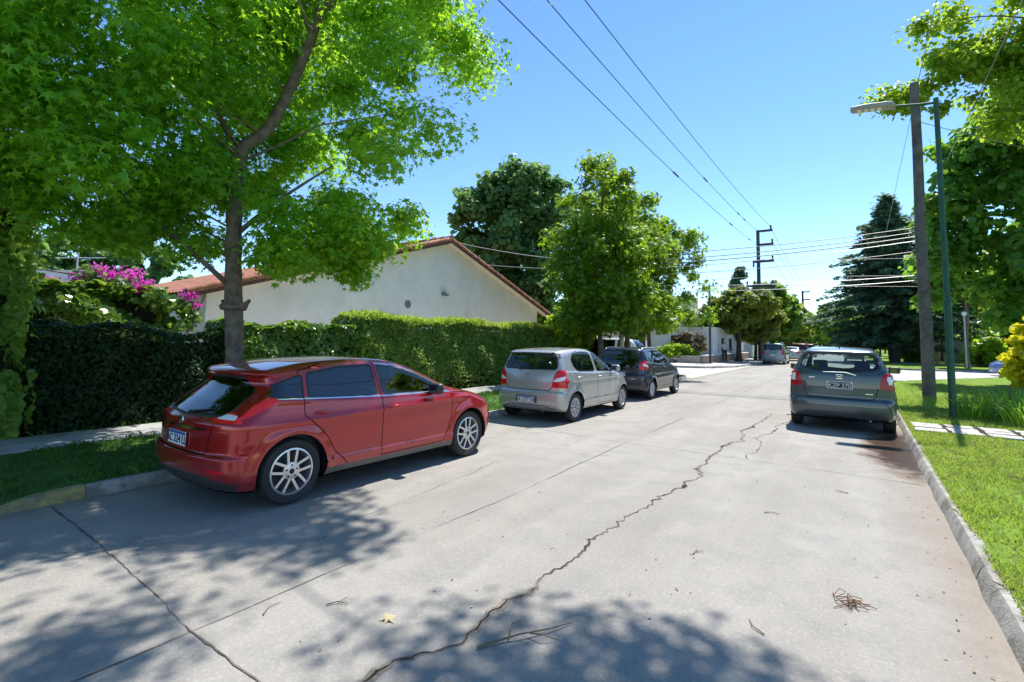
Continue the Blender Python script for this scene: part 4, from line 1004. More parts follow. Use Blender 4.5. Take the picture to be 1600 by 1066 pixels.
strip('crack', [(-3.55, 1.9), (-3.85, 3.2), (-3.95, 4.2), (-4.1, 5.6), (-4.05, 7.0)], .003, .004, JOINTM, rg, ROAD, .010, .05, .8)
for y, w in ((1.4, .011), (7.92, .008), (14.4, .009), (20.9, .014), (-5.1, .02)):
    strip('slab_joint', [(KL + .03, y + .05), (-4.6, y + .03), (-3.15, y - .05), (-1.9, y), (KR - .02, y - .05)], w, .0045, JOINTM, rg, ROAD, .004, .05, .55, 0)
strip('slab_joint', [(-3.13, -8), (-3.13, 2.5), (-3.1, 4.7), (-3.2, 7.9), (-3.25, 14), (-3.3, 40)], .0045, .005, JOINTM, rg, ROAD, .003, .08, .9, 0)
strip('slab_joint', [(-4.9, 8.0), (-4.3, 9.2), (-3.6, 10.5)], .004, .005, JOINTM, rg, ROAD, .006, .06, .9)
def patch(name, c, r, n, z, m, rng, sx=1., sy=1., parent=None):
    a = np.linspace(0, 2 * math.pi, n, endpoint=False); rr = r * (1 + .22 * rng.normal(size=n)); rr = (rr + np.roll(rr, 1) + np.roll(rr, -1)) / 3
    return [(c[0] + sx * k * math.cos(t), c[1] + sy * k * math.sin(t)) for t, k in zip(a, rr)]
# ---------------------------------------------------------------- grass blades, litter
def blades(name, regions, m, rng, hgt=(.03, .075), wid=.005, lean=.5):
    P = []
    for (poly, z, dens) in regions:
        x0, x1, y0, y1 = poly; n = int((x1 - x0) * (y1 - y0) * dens)
        P.append(np.c_[rng.uniform(x0, x1, n), rng.uniform(y0, y1, n), np.full(n, z)])
    P = np.concatenate(P); bare = np.sin(P[:, 0] * 2.3 + 1.1 * np.sin(P[:, 1] * 1.9)) * np.sin(P[:, 1] * 1.3 + .7 * P[:, 0]) + .35 * np.sin(P[:, 0] * 9 + P[:, 1] * 7)
    P = P[rng.random(len(P)) < np.clip(.95 - 1.1 * np.clip(bare - .25, 0, 1), .15, 1)]; n = len(P)
    cl = (np.sin(P[:, 0] * 5.1 + np.sin(P[:, 1] * 3.3) * 1.7) * np.cos(P[:, 1] * 4.3 + P[:, 0]) * .5 + .5)
    h = rng.uniform(*hgt, n) * (.6 + .8 * cl); a = rng.uniform(0, 2 * math.pi, n); l = rng.normal(0, lean, (n, 2)) * h[:, None]
    w = wid * rng.uniform(.6, 1.4, n); dx = np.c_[np.cos(a) * w, np.sin(a) * w, np.zeros(n)]
    mid = P + np.c_[l * .35, h * .6]; tip = P + np.c_[l, h]
    V = np.stack([P - dx, P + dx, mid + dx * .75, tip, mid - dx * .75], 1).reshape(-1, 3)
    o = link_mesh(name, mesh_arrays(name, V, np.arange(n * 5).reshape(n, 5)), m); return kind(o, 'stuff')
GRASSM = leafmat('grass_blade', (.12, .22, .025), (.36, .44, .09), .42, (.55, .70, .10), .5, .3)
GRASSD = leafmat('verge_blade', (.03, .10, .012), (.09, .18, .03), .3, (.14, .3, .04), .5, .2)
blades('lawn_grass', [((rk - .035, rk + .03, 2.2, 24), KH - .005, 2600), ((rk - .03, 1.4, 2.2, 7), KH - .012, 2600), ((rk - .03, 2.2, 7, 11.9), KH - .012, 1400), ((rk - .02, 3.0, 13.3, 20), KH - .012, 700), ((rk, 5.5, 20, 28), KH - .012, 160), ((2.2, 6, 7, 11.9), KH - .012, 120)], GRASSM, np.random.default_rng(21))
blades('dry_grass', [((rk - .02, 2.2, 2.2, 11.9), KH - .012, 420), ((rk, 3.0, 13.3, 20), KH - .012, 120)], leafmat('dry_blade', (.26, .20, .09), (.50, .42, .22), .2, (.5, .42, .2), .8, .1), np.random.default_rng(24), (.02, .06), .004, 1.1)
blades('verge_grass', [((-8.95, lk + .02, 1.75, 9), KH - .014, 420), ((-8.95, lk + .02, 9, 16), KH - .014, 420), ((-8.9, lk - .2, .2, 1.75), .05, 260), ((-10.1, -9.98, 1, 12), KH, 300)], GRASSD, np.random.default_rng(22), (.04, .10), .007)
def litter():
    rng = np.random.default_rng(31); n = 260
    x = rng.uniform(-4.5, .55, n); y = rng.uniform(1.2, 9, n) ** 1.0
    m_ = rng.random(n) < .35; x[m_] = KR - .04 - np.abs(rng.normal(0, .16, m_.sum()))
    P = np.c_[x, y, np.full(n, .010)]; N = np.c_[rng.normal(0, .25, (n, 2)), np.ones(n)]
    V, F = leaf_arrays(P, N, rng.uniform(.004, .016, n), 'oval', rng, fold=.3)
    return kind(link_mesh('leaf_litter', mesh_arrays('leaf_litter', V, F), leafmat('dry_litter', (.16, .09, .035), (.45, .36, .2), .1, (.3, .2, .1), .8, .1)), 'stuff')
litter()
TWIGM = mat('dead_twig', (.16, .115, .075), .9, var=.3, scale=30)
def twig(label, pts, r, side=(), group='twigs fallen on the road'):
    q = MB(); q.tube(pts, [r * (1 - .6 * i / (len(pts) - 1)) for i in range(len(pts))], 6)
    for s in side: q.tube(s, [r * .6, r * .45, r * .25][:len(s)], 5)
    return tag(q.build('fallen_twig', TWIGM, None, smooth=True), label, 'twig', group)
twig('long forked dead twig on the shaded concrete beside the crack', [(-1.74, 2.20, .012), (-1.66, 2.34, .02), (-1.60, 2.42, .03), (-1.50, 2.58, .02), (-1.44, 2.72, .012)], .008,
     [[(-1.64, 2.36, .02), (-1.70, 2.47, .03), (-1.69, 2.55, .015)], [(-1.57, 2.46, .025), (-1.49, 2.47, .04), (-1.42, 2.52, .012)]])
rt = np.random.default_rng(8)
for lab, c, L, a in (('thin curved dry stalk on sunlit concrete near the road centre', (-.55, 3.35), .16, 2.3), ('pale bent stalk lying alone below the tangle of stems', (-.75, 5.6), .14, .4), ('short brown stalk beside the transverse slab joint', (-1.1, 4.2), .12, 1.2),
                     ('crossed reddish stalks on the left concrete slab', (-2.72, 2.02), .13, .8), ('slim brown stalk near the left slab joint and tree shadow', (-3.0, 1.75), .15, 2.0), ('small dry stalk under the slab joint by the gutter', (-.2, 6.9), .12, 2.8)):
    d = np.array([math.cos(a), math.sin(a)]); n = np.array([-d[1], d[0]]); c = np.array(c)
    twig(lab, [(*(c - d * L / 2), .008), (*(c + n * .02), .012), (*(c + d * L / 2 - n * .01), .008)], .0045, [[(*c, .012), (*(c + n * .05 + d * .05), .02)]] if L < .14 else [])
q = MB()
for k in range(16):
    a = rt.uniform(0, 6.28); L = rt.uniform(.08, .2); c = np.array([-.09, 4.02]) + rt.normal(0, .035, 2); d = np.array([math.cos(a), math.sin(a)])
    q.tube([(*(c - d * L * .4), .008), (*(c + rt.normal(0, .015, 2)), .008 + rt.uniform(0, .04)), (*(c + d * L * .6), .008)], .0028, 5)
tag(q.build('stem_tangle', mat('red_brown_stem', (.20, .10, .05), .9, var=.3), None), 'tangle of thin reddish brown stems lying on the open road', 'twigs')
V, F = leaf_arrays(np.array([[-2.34, 2.10, .02]]), np.array([[.1, -.2, 1.]]), np.array([.065]), 'star', np.random.default_rng(2), fold=.2)
tag(link_mesh('fallen_leaf', mesh_arrays('fallen_leaf', V, F), mat('pale_dead_leaf', (.45, .36, .19), .8, var=.2)), 'pale dry lobed leaf lying on the concrete road', 'leaf')
# ---------------------------------------------------------------- trees and plants
BARK = mat('grey_brown_bark', (.155, .118, .09), .9, var=.45, scale=9, bump=1.0, bscale=26, dirt=((.22, .19, .16), 3.5, .52, .6))
BARKD = mat('dark_bark', (.06, .048, .038), .9, var=.4, scale=9, bump=.8, bscale=26)
LF_GUM = leafmat('sweetgum_leaf', (.018, .115, .005), (.12, .31, .016), .5, (.56, .95, .045), .42, .35)
LF_DARK = leafmat('dark_crown_leaf', (.034, .10, .028), (.135, .245, .075), .42, (.28, .50, .13), .5, .25)
LF_MID = leafmat('green_crown_leaf', (.026, .10, .008), (.12, .23, .016), .45, (.40, .62, .03), .42, .3)
LF_OLIVE = leafmat('olive_crown_leaf', (.05, .09, .012), (.16, .20, .03), .4, (.36, .46, .05), .5, .3)
LF_FAR = leafmat('far_crown_leaf', (.045, .12, .015), (.16, .27, .035), .42, (.38, .58, .06), .5, .3)
LF_BRIGHT = leafmat('fresh_leaf', (.08, .19, .012), (.24, .38, .03), .48, (.55, .75, .05), .42, .3)
LF_SPRUCE = leafmat('spruce_needles', (.030, .085, .052), (.11, .19, .11), .32, (.24, .40, .20), .6, .25)
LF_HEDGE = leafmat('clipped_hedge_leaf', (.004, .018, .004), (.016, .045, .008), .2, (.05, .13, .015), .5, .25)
LF_IVY = leafmat('ivy_leaf', (.03, .10, .012), (.12, .21, .03), .35, (.32, .52, .05), .28, .6)
LF_CONIF = leafmat('fine_hedge_leaf', (.05, .13, .015), (.20, .30, .05), .4, (.5, .68, .09), .45, .35)
LF_YEL = leafmat('golden_shrub_leaf', (.40, .40, .01), (.68, .62, .015), .4, (.9, .85, .03), .42, .35)
LF_PINK = leafmat('magenta_bract', (.60, .02, .40), (.85, .10, .62), .45, (.95, .14, .75), .6, .2)
LF_STRAP = leafmat('strap_leaf', (.08, .22, .012), (.24, .42, .04), .4, (.45, .72, .06), .35, .4)
CORE = mat('hedge_interior', (.012, .016, .008), 1.0, var=.4, spec=.05)
COREB = mat('hedge_brown_stems', (.035, .026, .014), 1.0, var=.5, scale=9, bump=.8, spec=.05)

def tree(name, label, cat, base, trunk, limbs, envs, nclump, per, rclump, size, shape, lm, bark=BARK, seed=1, group=None, inner=.35, flat=.75, up=.5, droop=0., tr=None, gap=0):
    rng = np.random.default_rng(seed); root = thing(name, label, cat, base, 0, group); b = np.array(base, float)
    L = lambda P: [tuple(np.array(p, float) - b) for p in P]
    q = MB(); pts = L(trunk); n = len(pts); r0, r1 = tr or (.2, .06)
    def smooth_pts(P, k=4):
        P = [np.array(p) for p in P]; o = []
        for i in range(len(P) - 1):
            p0, p1, p2, p3 = P[max(i - 1, 0)], P[i], P[i + 1], P[min(i + 2, len(P) - 1)]
            for t in np.arange(k) / k: o.append(.5 * ((2 * p1) + (-p0 + p2) * t + (2 * p0 - 5 * p1 + 4 * p2 - p3) * t * t + (-p0 + 3 * p1 - 3 * p2 + p3) * t ** 3))
        o.append(P[-1]); return o
    sp = smooth_pts(pts); m = len(sp); rad = [r0 + (r1 - r0) * (i / (m - 1)) ** .8 for i in range(m)]
    for i in range(m):
        z = sp[i][2] - sp[0][2]
        if z < .5: rad[i] *= 1 + .45 * (1 - z / .5) ** 2
    rad = [x * (1 + .05 * rng.normal()) for x in rad]
    q.tube(sp, rad, 12); to = q.build('trunk', bark, root, smooth=True, angle=80)
    cc = env_clumps(rng, [(np.array(e[0], float) - b,) + tuple(e[1:]) for e in envs], nclump, inner)
    if gap:                                   # the crown is open on the street side, where the bent trunk shows
        tp = [np.array(p, float) for p in trunk]; tp = np.concatenate([np.linspace(a, c, 8) for a, c in zip(tp[3:-3], tp[4:-2])]) - b
        eye = np.array([0, 0, 1.7]) - b; keep = np.ones(len(cc), bool)
        for t_ in tp:
            v = t_ - eye; L_ = np.linalg.norm(v); v = v / L_; s_ = (cc - eye) @ v; dd = np.linalg.norm(cc - eye - s_[:, None] * v, axis=1); keep &= ~((dd < gap) & (s_ < L_ - .1))
        cc = cc[keep]
    nx = sum(e[2] for e in envs if len(e) > 2)
    rr = rclump * rng.uniform(.7, 1.35, len(cc))
    if gap and nx: rr[-nx:] *= 1.35             # looser, see-through outer sprays
    spa = np.array(sp)
    for P in limbs:
        q = MB(); rl = .045
        if isinstance(P[-1], float): rl = P[-1]; P = P[:-1]
        s2 = smooth_pts(L(P))
        q.tube(s2, [max(.012, rl * (1 - .75 * i / (len(s2) - 1))) for i in range(len(s2))], 8); q.build('limb', bark, root, smooth=True, angle=80)
    # fine branches from trunk to clumps: one mesh
    q = MB(); k = min(len(cc), 46)
    for c in cc[rng.permutation(len(cc))[:k]]:
        if np.linalg.norm(c - spa, axis=1).min() > 2.9: continue
        dz = c[2] - spa[:, 2]; j = int(np.argmin(np.abs(dz - .45 * np.linalg.norm(c[:2] - spa[:, :2], axis=1)) + .2 * np.linalg.norm(c - spa, axis=1)))
        p = spa[j]
        if c[2] < p[2] + .25 or p[2] - spa[0][2] < .28 * (spa[-1][2] - spa[0][2]): continue
        mid = (p + c) / 2 + rng.normal(0, .12, 3) + np.array([0, 0, .15 * np.linalg.norm(c - p) * .3])
        rb = .008 + .006 * np.linalg.norm(c - p) ** .8; q.tube([p, (p + mid) / 2 + rng.normal(0, .04, 3), mid, c], [rb, rb * .8, rb * .6, rb * .25], 6)
    q.build('branches', bark, root, smooth=True, angle=80)
    P, N = clump_leaves(rng, cc, rr, per, flat, .55, up)
    tip = None
    if droop: tip = np.tile(np.array([0, 0, -droop]), (len(P), 1)) + unit(P - cc.repeat(per, 0)) * .6
    leaves_mesh('crown', P, N, size * rng.uniform(.5, 1.32, len(P)), shape, lm, root, rng, tip)
    return root

GT = 'trees lining the street'
# the big tree over the red car
big_envs = [((-8.5, 1.9, 5.9), (2.5, 2.9, 2.7)), ((-8.3, 2.0, 4.1), (1.9, 2.0, 1.3)), ((-8.9, .4, 4.9), (2.3, 1.8, 1.9)), ((-7.4, 1.4, 5.0), (1.3, 1.4, 1.6)), ((-6.85, 4.3, 4.6), (2.1, 1.9, 2.1)), ((-6.7, 4.4, 3.3), (1.5, 1.3, .8)), ((-6.6, 4.8, 7.9), (2.3, 2.4, 2.2)), ((-9.2, 4.6, 7.2), (2.2, 2.4, 2.8)),
            ((-6.9, 3.9, 3.2), (1.7, 1.5, .8)), ((-8.2, 2.6, 3.4), (1.2, 1.2, .7)), ((-8.7, 2.0, 3.5), (1.4, 1.6, .7)), ((-6.3, 1.4, 8.2), (1.6, 1.6, 1.6)), ((-3.8, 8.0, 9.7), (.9, .6, .6), 8), ((-4.95, 8.3, 10.3), (1.1, 1.0, .7), 11), ((-6.75, 7.1, 7.8), (.95, 1.1, .9), 12), ((-.70, 7.72, 9.3), (1.0, .5, .3), 7), ((-3.1, 6.5, 9.6), (.6, .3, .3), 2)]
BIG = tree('street_tree', 'large leafy street tree with bent trunk behind the red car', 'tree', (-7.6, 3.66, .1),
     [(-7.6, 3.66, .08), (-7.58, 3.64, .7), (-7.52, 3.6, 1.4), (-7.5, 3.52, 2.3), (-7.45, 3.45, 3.2), (-7.42, 3.42, 3.95), (-7.38, 3.46, 4.4), (-7.15, 3.7, 4.75), (-6.95, 3.88, 5.35), (-6.65, 4.03, 6.2), (-6.4, 4.1, 6.9), (-6.2, 4.4, 8.0), (-6.0, 4.9, 9.4)],
     [[(-7.42, 3.42, 4.25), (-7.7, 3.2, 5.0), (-8.2, 2.7, 5.8), (-8.9, 2.1, 6.8), (-9.3, 1.6, 7.8)], [(-7.5, 3.5, 2.35), (-7.62, 3.2, 2.65), (-8.0, 2.6, 3.3), (-8.5, 1.8, 4.2)], [(-7.46, 3.45, 3.1), (-7.1, 3.9, 3.7), (-6.8, 4.6, 4.4)],
      [(-6.5, 4.05, 6.55), (-5.9, 4.7, 7.3), (-5.2, 6.0, 8.3), (-4.6, 7.4, 9.3), (-3.8, 7.7, 9.6)], [(-3.8, 7.7, 9.6), (-2.4, 7.5, 9.6), (-1.1, 7.4, 9.4), .014], [(-6.8, 3.95, 5.8), (-7.6, 4.4, 6.6), (-8.8, 4.8, 7.6)], [(-6.65, 4.0, 6.3), (-6.4, 3.2, 7.0), (-6.3, 1.9, 8.0)]],
     big_envs, 345, 360, .54, .075, 'star', LF_GUM, seed=4, group=GT, inner=.3, flat=.66, up=.65, droop=.8, tr=(.145, .055), gap=.40)
q = MB(); q.tube([(.09, -.12, 1.93), (.09, -.12, 1.99), (.095, -.125, 2.03)], [.165, .19, .16], 12)
for a in (.4, 3.3): q.tube([(.09 + .1 * math.cos(a), -.12 + .1 * math.sin(a), 1.98), (.09 + .21 * math.cos(a), -.12 + .21 * math.sin(a), 2.02), (.09 + .27 * math.cos(a), -.12 + .27 * math.sin(a), 2.08)], [.06, .04, .022], 7)
q.build('branch_collar', BARK, BIG, smooth=True, angle=80)
for i, (lab, x, y, top, rx, sd, lm) in enumerate((
        ('tall bright green street tree right behind the navy car', -8.1, 17.4, 8.9, 2.2, 5, LF_MID),
        ('broad green street tree, middle one of the three past the hedge', -8.3, 20.6, 8.5, 2.7, 6, LF_MID),
        ('rounded light green street tree nearest the corner crossing', -8.6, 24.2, 8.2, 3.0, 7, LF_MID))):
    tree('street_tree', lab, 'tree', (x, y, .1), [(x, y, .08), (x + .04, y, 1.2), (x - .03, y + .05, 2.2), (x + .1, y, 4), (x, y + .1, 6), (x + .1, y, top - .8)],
         [[(x, y, 1.9), (x - .5, y + .3, 2.8), (x - 1.2, y + .6, 4.2)], [(x, y, 2.1), (x + .6, y - .3, 3.1), (x + 1.2, y - .6, 4.4)]],
         [((x, y, 4.6), (rx, rx, 2.1)), ((x, y, 6.3), (rx * .82, rx * .82, 1.9)), ((x, y, top - 1.3), (rx * .5, rx * .5, 1.3)), ((x + .6, y - .3, 3.2), (rx * .8, rx * .7, 1.0)), ((x + .4, y - .3, 2.75), (rx * .9, rx * .85, .6))],
         150, 120, .55, .14, 'star', lm, seed=sd, group=GT, inner=.45, flat=.8, droop=.5, tr=(.14, .04))
# dark tree behind the gabled house
tree('broadleaf_tree', 'huge dark green tree rising behind the gabled house', 'tree', (-19.0, 27.0, 0), [(-19, 27, -.02), (-19, 27, 3), (-18.8, 27.2, 6), (-18.8, 27, 9), (-18.6, 27, 12)],
     [[(-19, 27, 4), (-20.5, 26, 6), (-22, 25, 8)], [(-19, 27, 5), (-17.2, 28, 7), (-16, 28.5, 9)]],
     [((-19.0, 26.5, 7.2), (3.7, 3.7, 5.0)), ((-18.6, 27.0, 10.6), (3.1, 3.1, 2.8)), ((-20.3, 25.4, 9.4), (2.3, 2.3, 2.6)), ((-17.0, 28.2, 10.6), (2.1, 2.1, 2.5)), ((-18.0, 25.4, 4.6), (3.4, 3.0, 3.2))], 330, 120, .78, .17, 'broad', LF_DARK, BARKD, seed=9, inner=.5, droop=.4, tr=(.45, .1))
def simple_tree(name, lab, x, y, h, r, lm, seed, group, shape='broad', size=.28, n=60, per=70, z0=None, tr=.16, clear=.28, rc=.7):
    z0 = clear * h if z0 is None else z0
    mid = (h + z0) / 2
    return tree(name, lab, 'tree', (x, y, .08), [(x, y, .05), (x + .05, y, z0), (x - .08, y + .1, mid), (x, y, h * .9)], [],
                [((x, y, mid), (r, r, (h - z0) * .42)), ((x + .25 * r, y, mid + .22 * (h - z0)), (r * .7, r * .7, (h - z0) * .28)), ((x - .3 * r, y, mid - .12 * (h - z0)), (r * .75, r * .75, (h - z0) * .3))],
                n, per, rc, size, shape, lm, BARKD, seed=seed, group=group, inner=.5, droop=.3, tr=(tr, .04))
simple_tree('small_tree', 'squat olive green tree on the far corner pavement by the man', -8.35, 45.4, 6.2, 2.9, LF_OLIVE, 12, None, size=.17, n=90, per=110, z0=2.5, clear=.4, rc=.75, tr=.24)
simple_tree('small_tree', 'brownish olive tree leaning over the silver van', -8.0, 51.5, 5.6, 2.5, LF_OLIVE, 13, None, size=.2, n=60, per=90, z0=1.6)
GF = 'trees far down the street'
far = [('tall narrow bright green tree past the olive trees', -8.4, 62, 9.2, 2.2, LF_FAR), ('spreading green tree over the distant dark red cars', -8.2, 72, 7.6, 3.0, LF_FAR), ('pale green tree standing far along the left pavement', -8.4, 84, 7.2, 3.2, LF_OLIVE),
       ('light tree at the far left pavement, beyond the pale green one', -7.8, 98, 7.4, 3.4, LF_FAR), ('leafy tree beyond the spruce on the right pavement', 2.6, 92, 7.5, 3.0, LF_FAR), ('low bushy tree left of the spruce trunk', 1.2, 78, 5.0, 2.2, LF_FAR), ('mid height light green tree closing the gap past the far pole', -4.2, 112, 10.0, 3.6, LF_FAR), ('second mid height tree in the gap, just left of the spruce', -.6, 104, 8.4, 3.2, LF_FAR),
       ('distant tree closing the left side of the street', -6.5, 128, 8.5, 4.2, LF_FAR), ('distant tree closing the middle of the street', -1.6, 150, 9.0, 5.0, LF_OLIVE), ('distant tree closing the right side of the street', 4.5, 128, 9.5, 4.5, LF_MID), ('soft green tree behind the distant red cars, away from the road', -14, 92, 9, 4.0, LF_FAR)]
for i, (lab, x, y, h, r, lm) in enumerate(far): simple_tree('distant_tree', lab, x, y, h, r, lm, 40 + i, GF, size=.30 if y < 80 else .42, n=46, per=60, rc=.85, clear=.22)
# column cypress far behind the corner house
simple_tree('cypress', 'dark columnar cypress sticking up behind the corner house', -16.4, 88, 14.5, 1.5, LF_SPRUCE, 60, None, size=.3, n=60, per=60, z0=1.0, rc=.8)
# spruce across the crossing
def spruce():
    rng = np.random.default_rng(15); x, y, H = 2.7, 60.0, 16.6
    root = thing('spruce', 'tall dark spruce beyond the crossing behind the wires', 'tree', (x, y, .08))
    q = MB(); q.tube([(0, 0, 0), (0, 0, 3), (.05, 0, 10), (0, 0, H - .3)], [.34, .27, .14, .03], 10); q.build('trunk', BARKD, root, smooth=True, angle=80)
    P = []; N = []; T = []; q = MB()
    for k in range(520):
        z = 1.9 + (H - 2.0) * rng.random() ** .82; t = (z - 1.9) / (H - 1.9)
        prof = 5.7 * min(1, (1 - t) / .62) ** .85 * (.8 + 1. * min(t, .2)); L = max(.3, prof * rng.uniform(.5, 1.2)); a = rng.uniform(0, 2 * math.pi); L *= 1 + .16 * math.sin(3 * a + z * .9) + .12 * math.sin(2 * a - z * 2.1)
        d = np.array([math.cos(a), math.sin(a)]); m = max(8, int(28 * L))
        s = rng.random(m) ** .75; drop = .35 * L * s ** 1.6 - .28 * L * np.clip(s - .6, 0, 1)
        c = np.c_[d[0] * L * s, d[1] * L * s, z - drop]; wd = .42 * (1 - s) + .18
        side = rng.normal(0, 1, m) * wd; c += np.c_[-d[1] * side, d[0] * side, rng.normal(0, .10, m) - .12 * np.abs(side)]
        P.append(c); n = np.c_[rng.normal(0, .4, (m, 2)), np.full(m, .8)]; N.append(n); T.append(np.c_[np.tile(d, (m, 1)) + np.c_[-d[1] * side, d[0] * side] * 1.2, -.45 * np.ones(m)])
        q.tube([(0, 0, z), (d[0] * L * .5, d[1] * L * .5, z - .12 * L), (d[0] * L * .92, d[1] * L * .92, z - .25 * L)], [.05, .03, .01], 5)
    q.build('branches', BARKD, root)
    P, N, T = map(np.concatenate, (P, N, T)); leaves_mesh('crown', P, N, .27 * rng.uniform(.6, 1.3, len(P)), 'spray', LF_SPRUCE, root, rng, T, .15)
spruce()
# right hand trees
tree('broadleaf_tree', 'large shady tree filling the right edge behind the lamp post', 'tree', (6.6, 29.5, .1), [(6.6, 29.5, .05), (6.6, 29.5, 3), (6.5, 29.4, 6), (6.6, 29.3, 10)], [[(6.6, 29.5, 3.0), (5.2, 28.6, 5), (3.6, 28, 7)], [(6.6, 29.5, 3.4), (7.9, 28.5, 5.5), (9, 28, 8)]],
     [((6.4, 29.2, 7.3), (3.8, 3.6, 4.0)), ((4.7, 28.6, 7.6), (2.2, 2.0, 2.6)), ((5.6, 28.8, 10.0), (2.5, 2.4, 2.2)), ((4.9, 28.4, 4.6), (2.9, 2.5, 2.0)), ((8.6, 29, 5.2), (3.6, 3.2, 3.2)), ((7.2, 29, 10.4), (3.4, 3.2, 2.6)), ((10.5, 29, 8.5), (3.6, 3.2, 4.5))], 340, 140, .72, .15, 'broad', leafmat('right_tree_leaf', (.03, .125, .016), (.12, .27, .035), .45, (.38, .68, .07)), BARKD, seed=16, inner=.5, droop=.35, tr=(.3, .08))
tree('broadleaf_tree', 'bright tree whose branches hang into the top right sky', 'tree', (8.93, 23.06, 0.10), [(8.93, 23.06, 0.05), (8.93, 23.06, 3.32), (8.68, 22.94, 7.04), (7.94, 22.82, 11.38), (6.94, 22.57, 13.24)], [[(8.80, 22.94, 6.04), (6.94, 22.57, 9.02), (4.96, 22.32, 10.51), (2.73, 22.07, 11.00)], [(8.43, 22.94, 8.90), (6.20, 22.32, 11.50), (4.22, 22.07, 12.74), (2.36, 21.82, 12.99)]],
     [((4.46, 22.07, 12.74), (2.60, 1.74, 1.86)), ((2.60, 21.95, 10.88), (1.24, 1.12, 0.93)), ((4.46, 22.32, 10.38), (1.49, 1.12, 1.12)), ((7.19, 22.57, 14.48), (2.98, 2.98, 2.48)), ((5.70, 22.32, 11.00), (2.23, 1.61, 1.98)), ((3.97, 22.07, 9.76), (1.61, 1.24, 0.99)), ((1.49, 21.95, 10.38), (0.74, 0.62, 0.43), 5), ((6.4, 22.4, 10.0), (2.8, 1.7, 2.6)), ((7.6, 22.8, 7.2), (2.6, 1.8, 1.8)), ((3.3, 22.0, 11.6), (1.4, 1.0, 1.2))], 190, 150, .60, .085, 'broad', LF_BRIGHT, BARK, seed=17, inner=.3, droop=.5, tr=(.22, .06))
simple_tree('broadleaf_tree', 'round green tree behind the thin trunk with the white globe', 13.5, 60, 9.5, 5.0, LF_FAR, 71, 'trees around the far right garden', size=.3, n=80, per=80)
simple_tree('broadleaf_tree', 'dark tree between the spruce and the grey gates', 7.3, 70, 8.5, 3.2, LF_DARK, 72, 'trees around the far right garden', size=.3, n=60, per=70)
simple_tree('broadleaf_tree', 'bright tree over the grey gates in the far right garden', 10.5, 74, 11, 4.5, LF_FAR, 73, 'trees around the far right garden', size=.34, n=70, per=70)
simple_tree('broadleaf_tree', 'leafy tree at the far end of the side street', 24, 66, 10, 6, LF_MID, 74, 'trees around the far right garden', size=.36, n=80, per=70)
simple_tree('broadleaf_tree', 'dark tree behind the white roofed house on the left', -44, 12, 9, 5.0, LF_DARK, 75, None, size=.3, n=80, per=90)
simple_tree('broadleaf_tree', 'dark garden tree behind the bougainvillea', -36, 4.4, 7, 3.4, LF_DARK, 76, None, size=.25, n=70, per=80)
simple_tree('broadleaf_tree', 'green tree in the yard behind the corner house', -22, 52, 8.5, 4.5, LF_FAR, 77, None, size=.3, n=70, per=70)
simple_tree('broadleaf_tree', 'low green tree between the gabled house and the corner house', -15.5, 27.5, 4.6, 2.2, LF_BRIGHT, 78, None, size=.15, n=60, per=90, z0=.8)

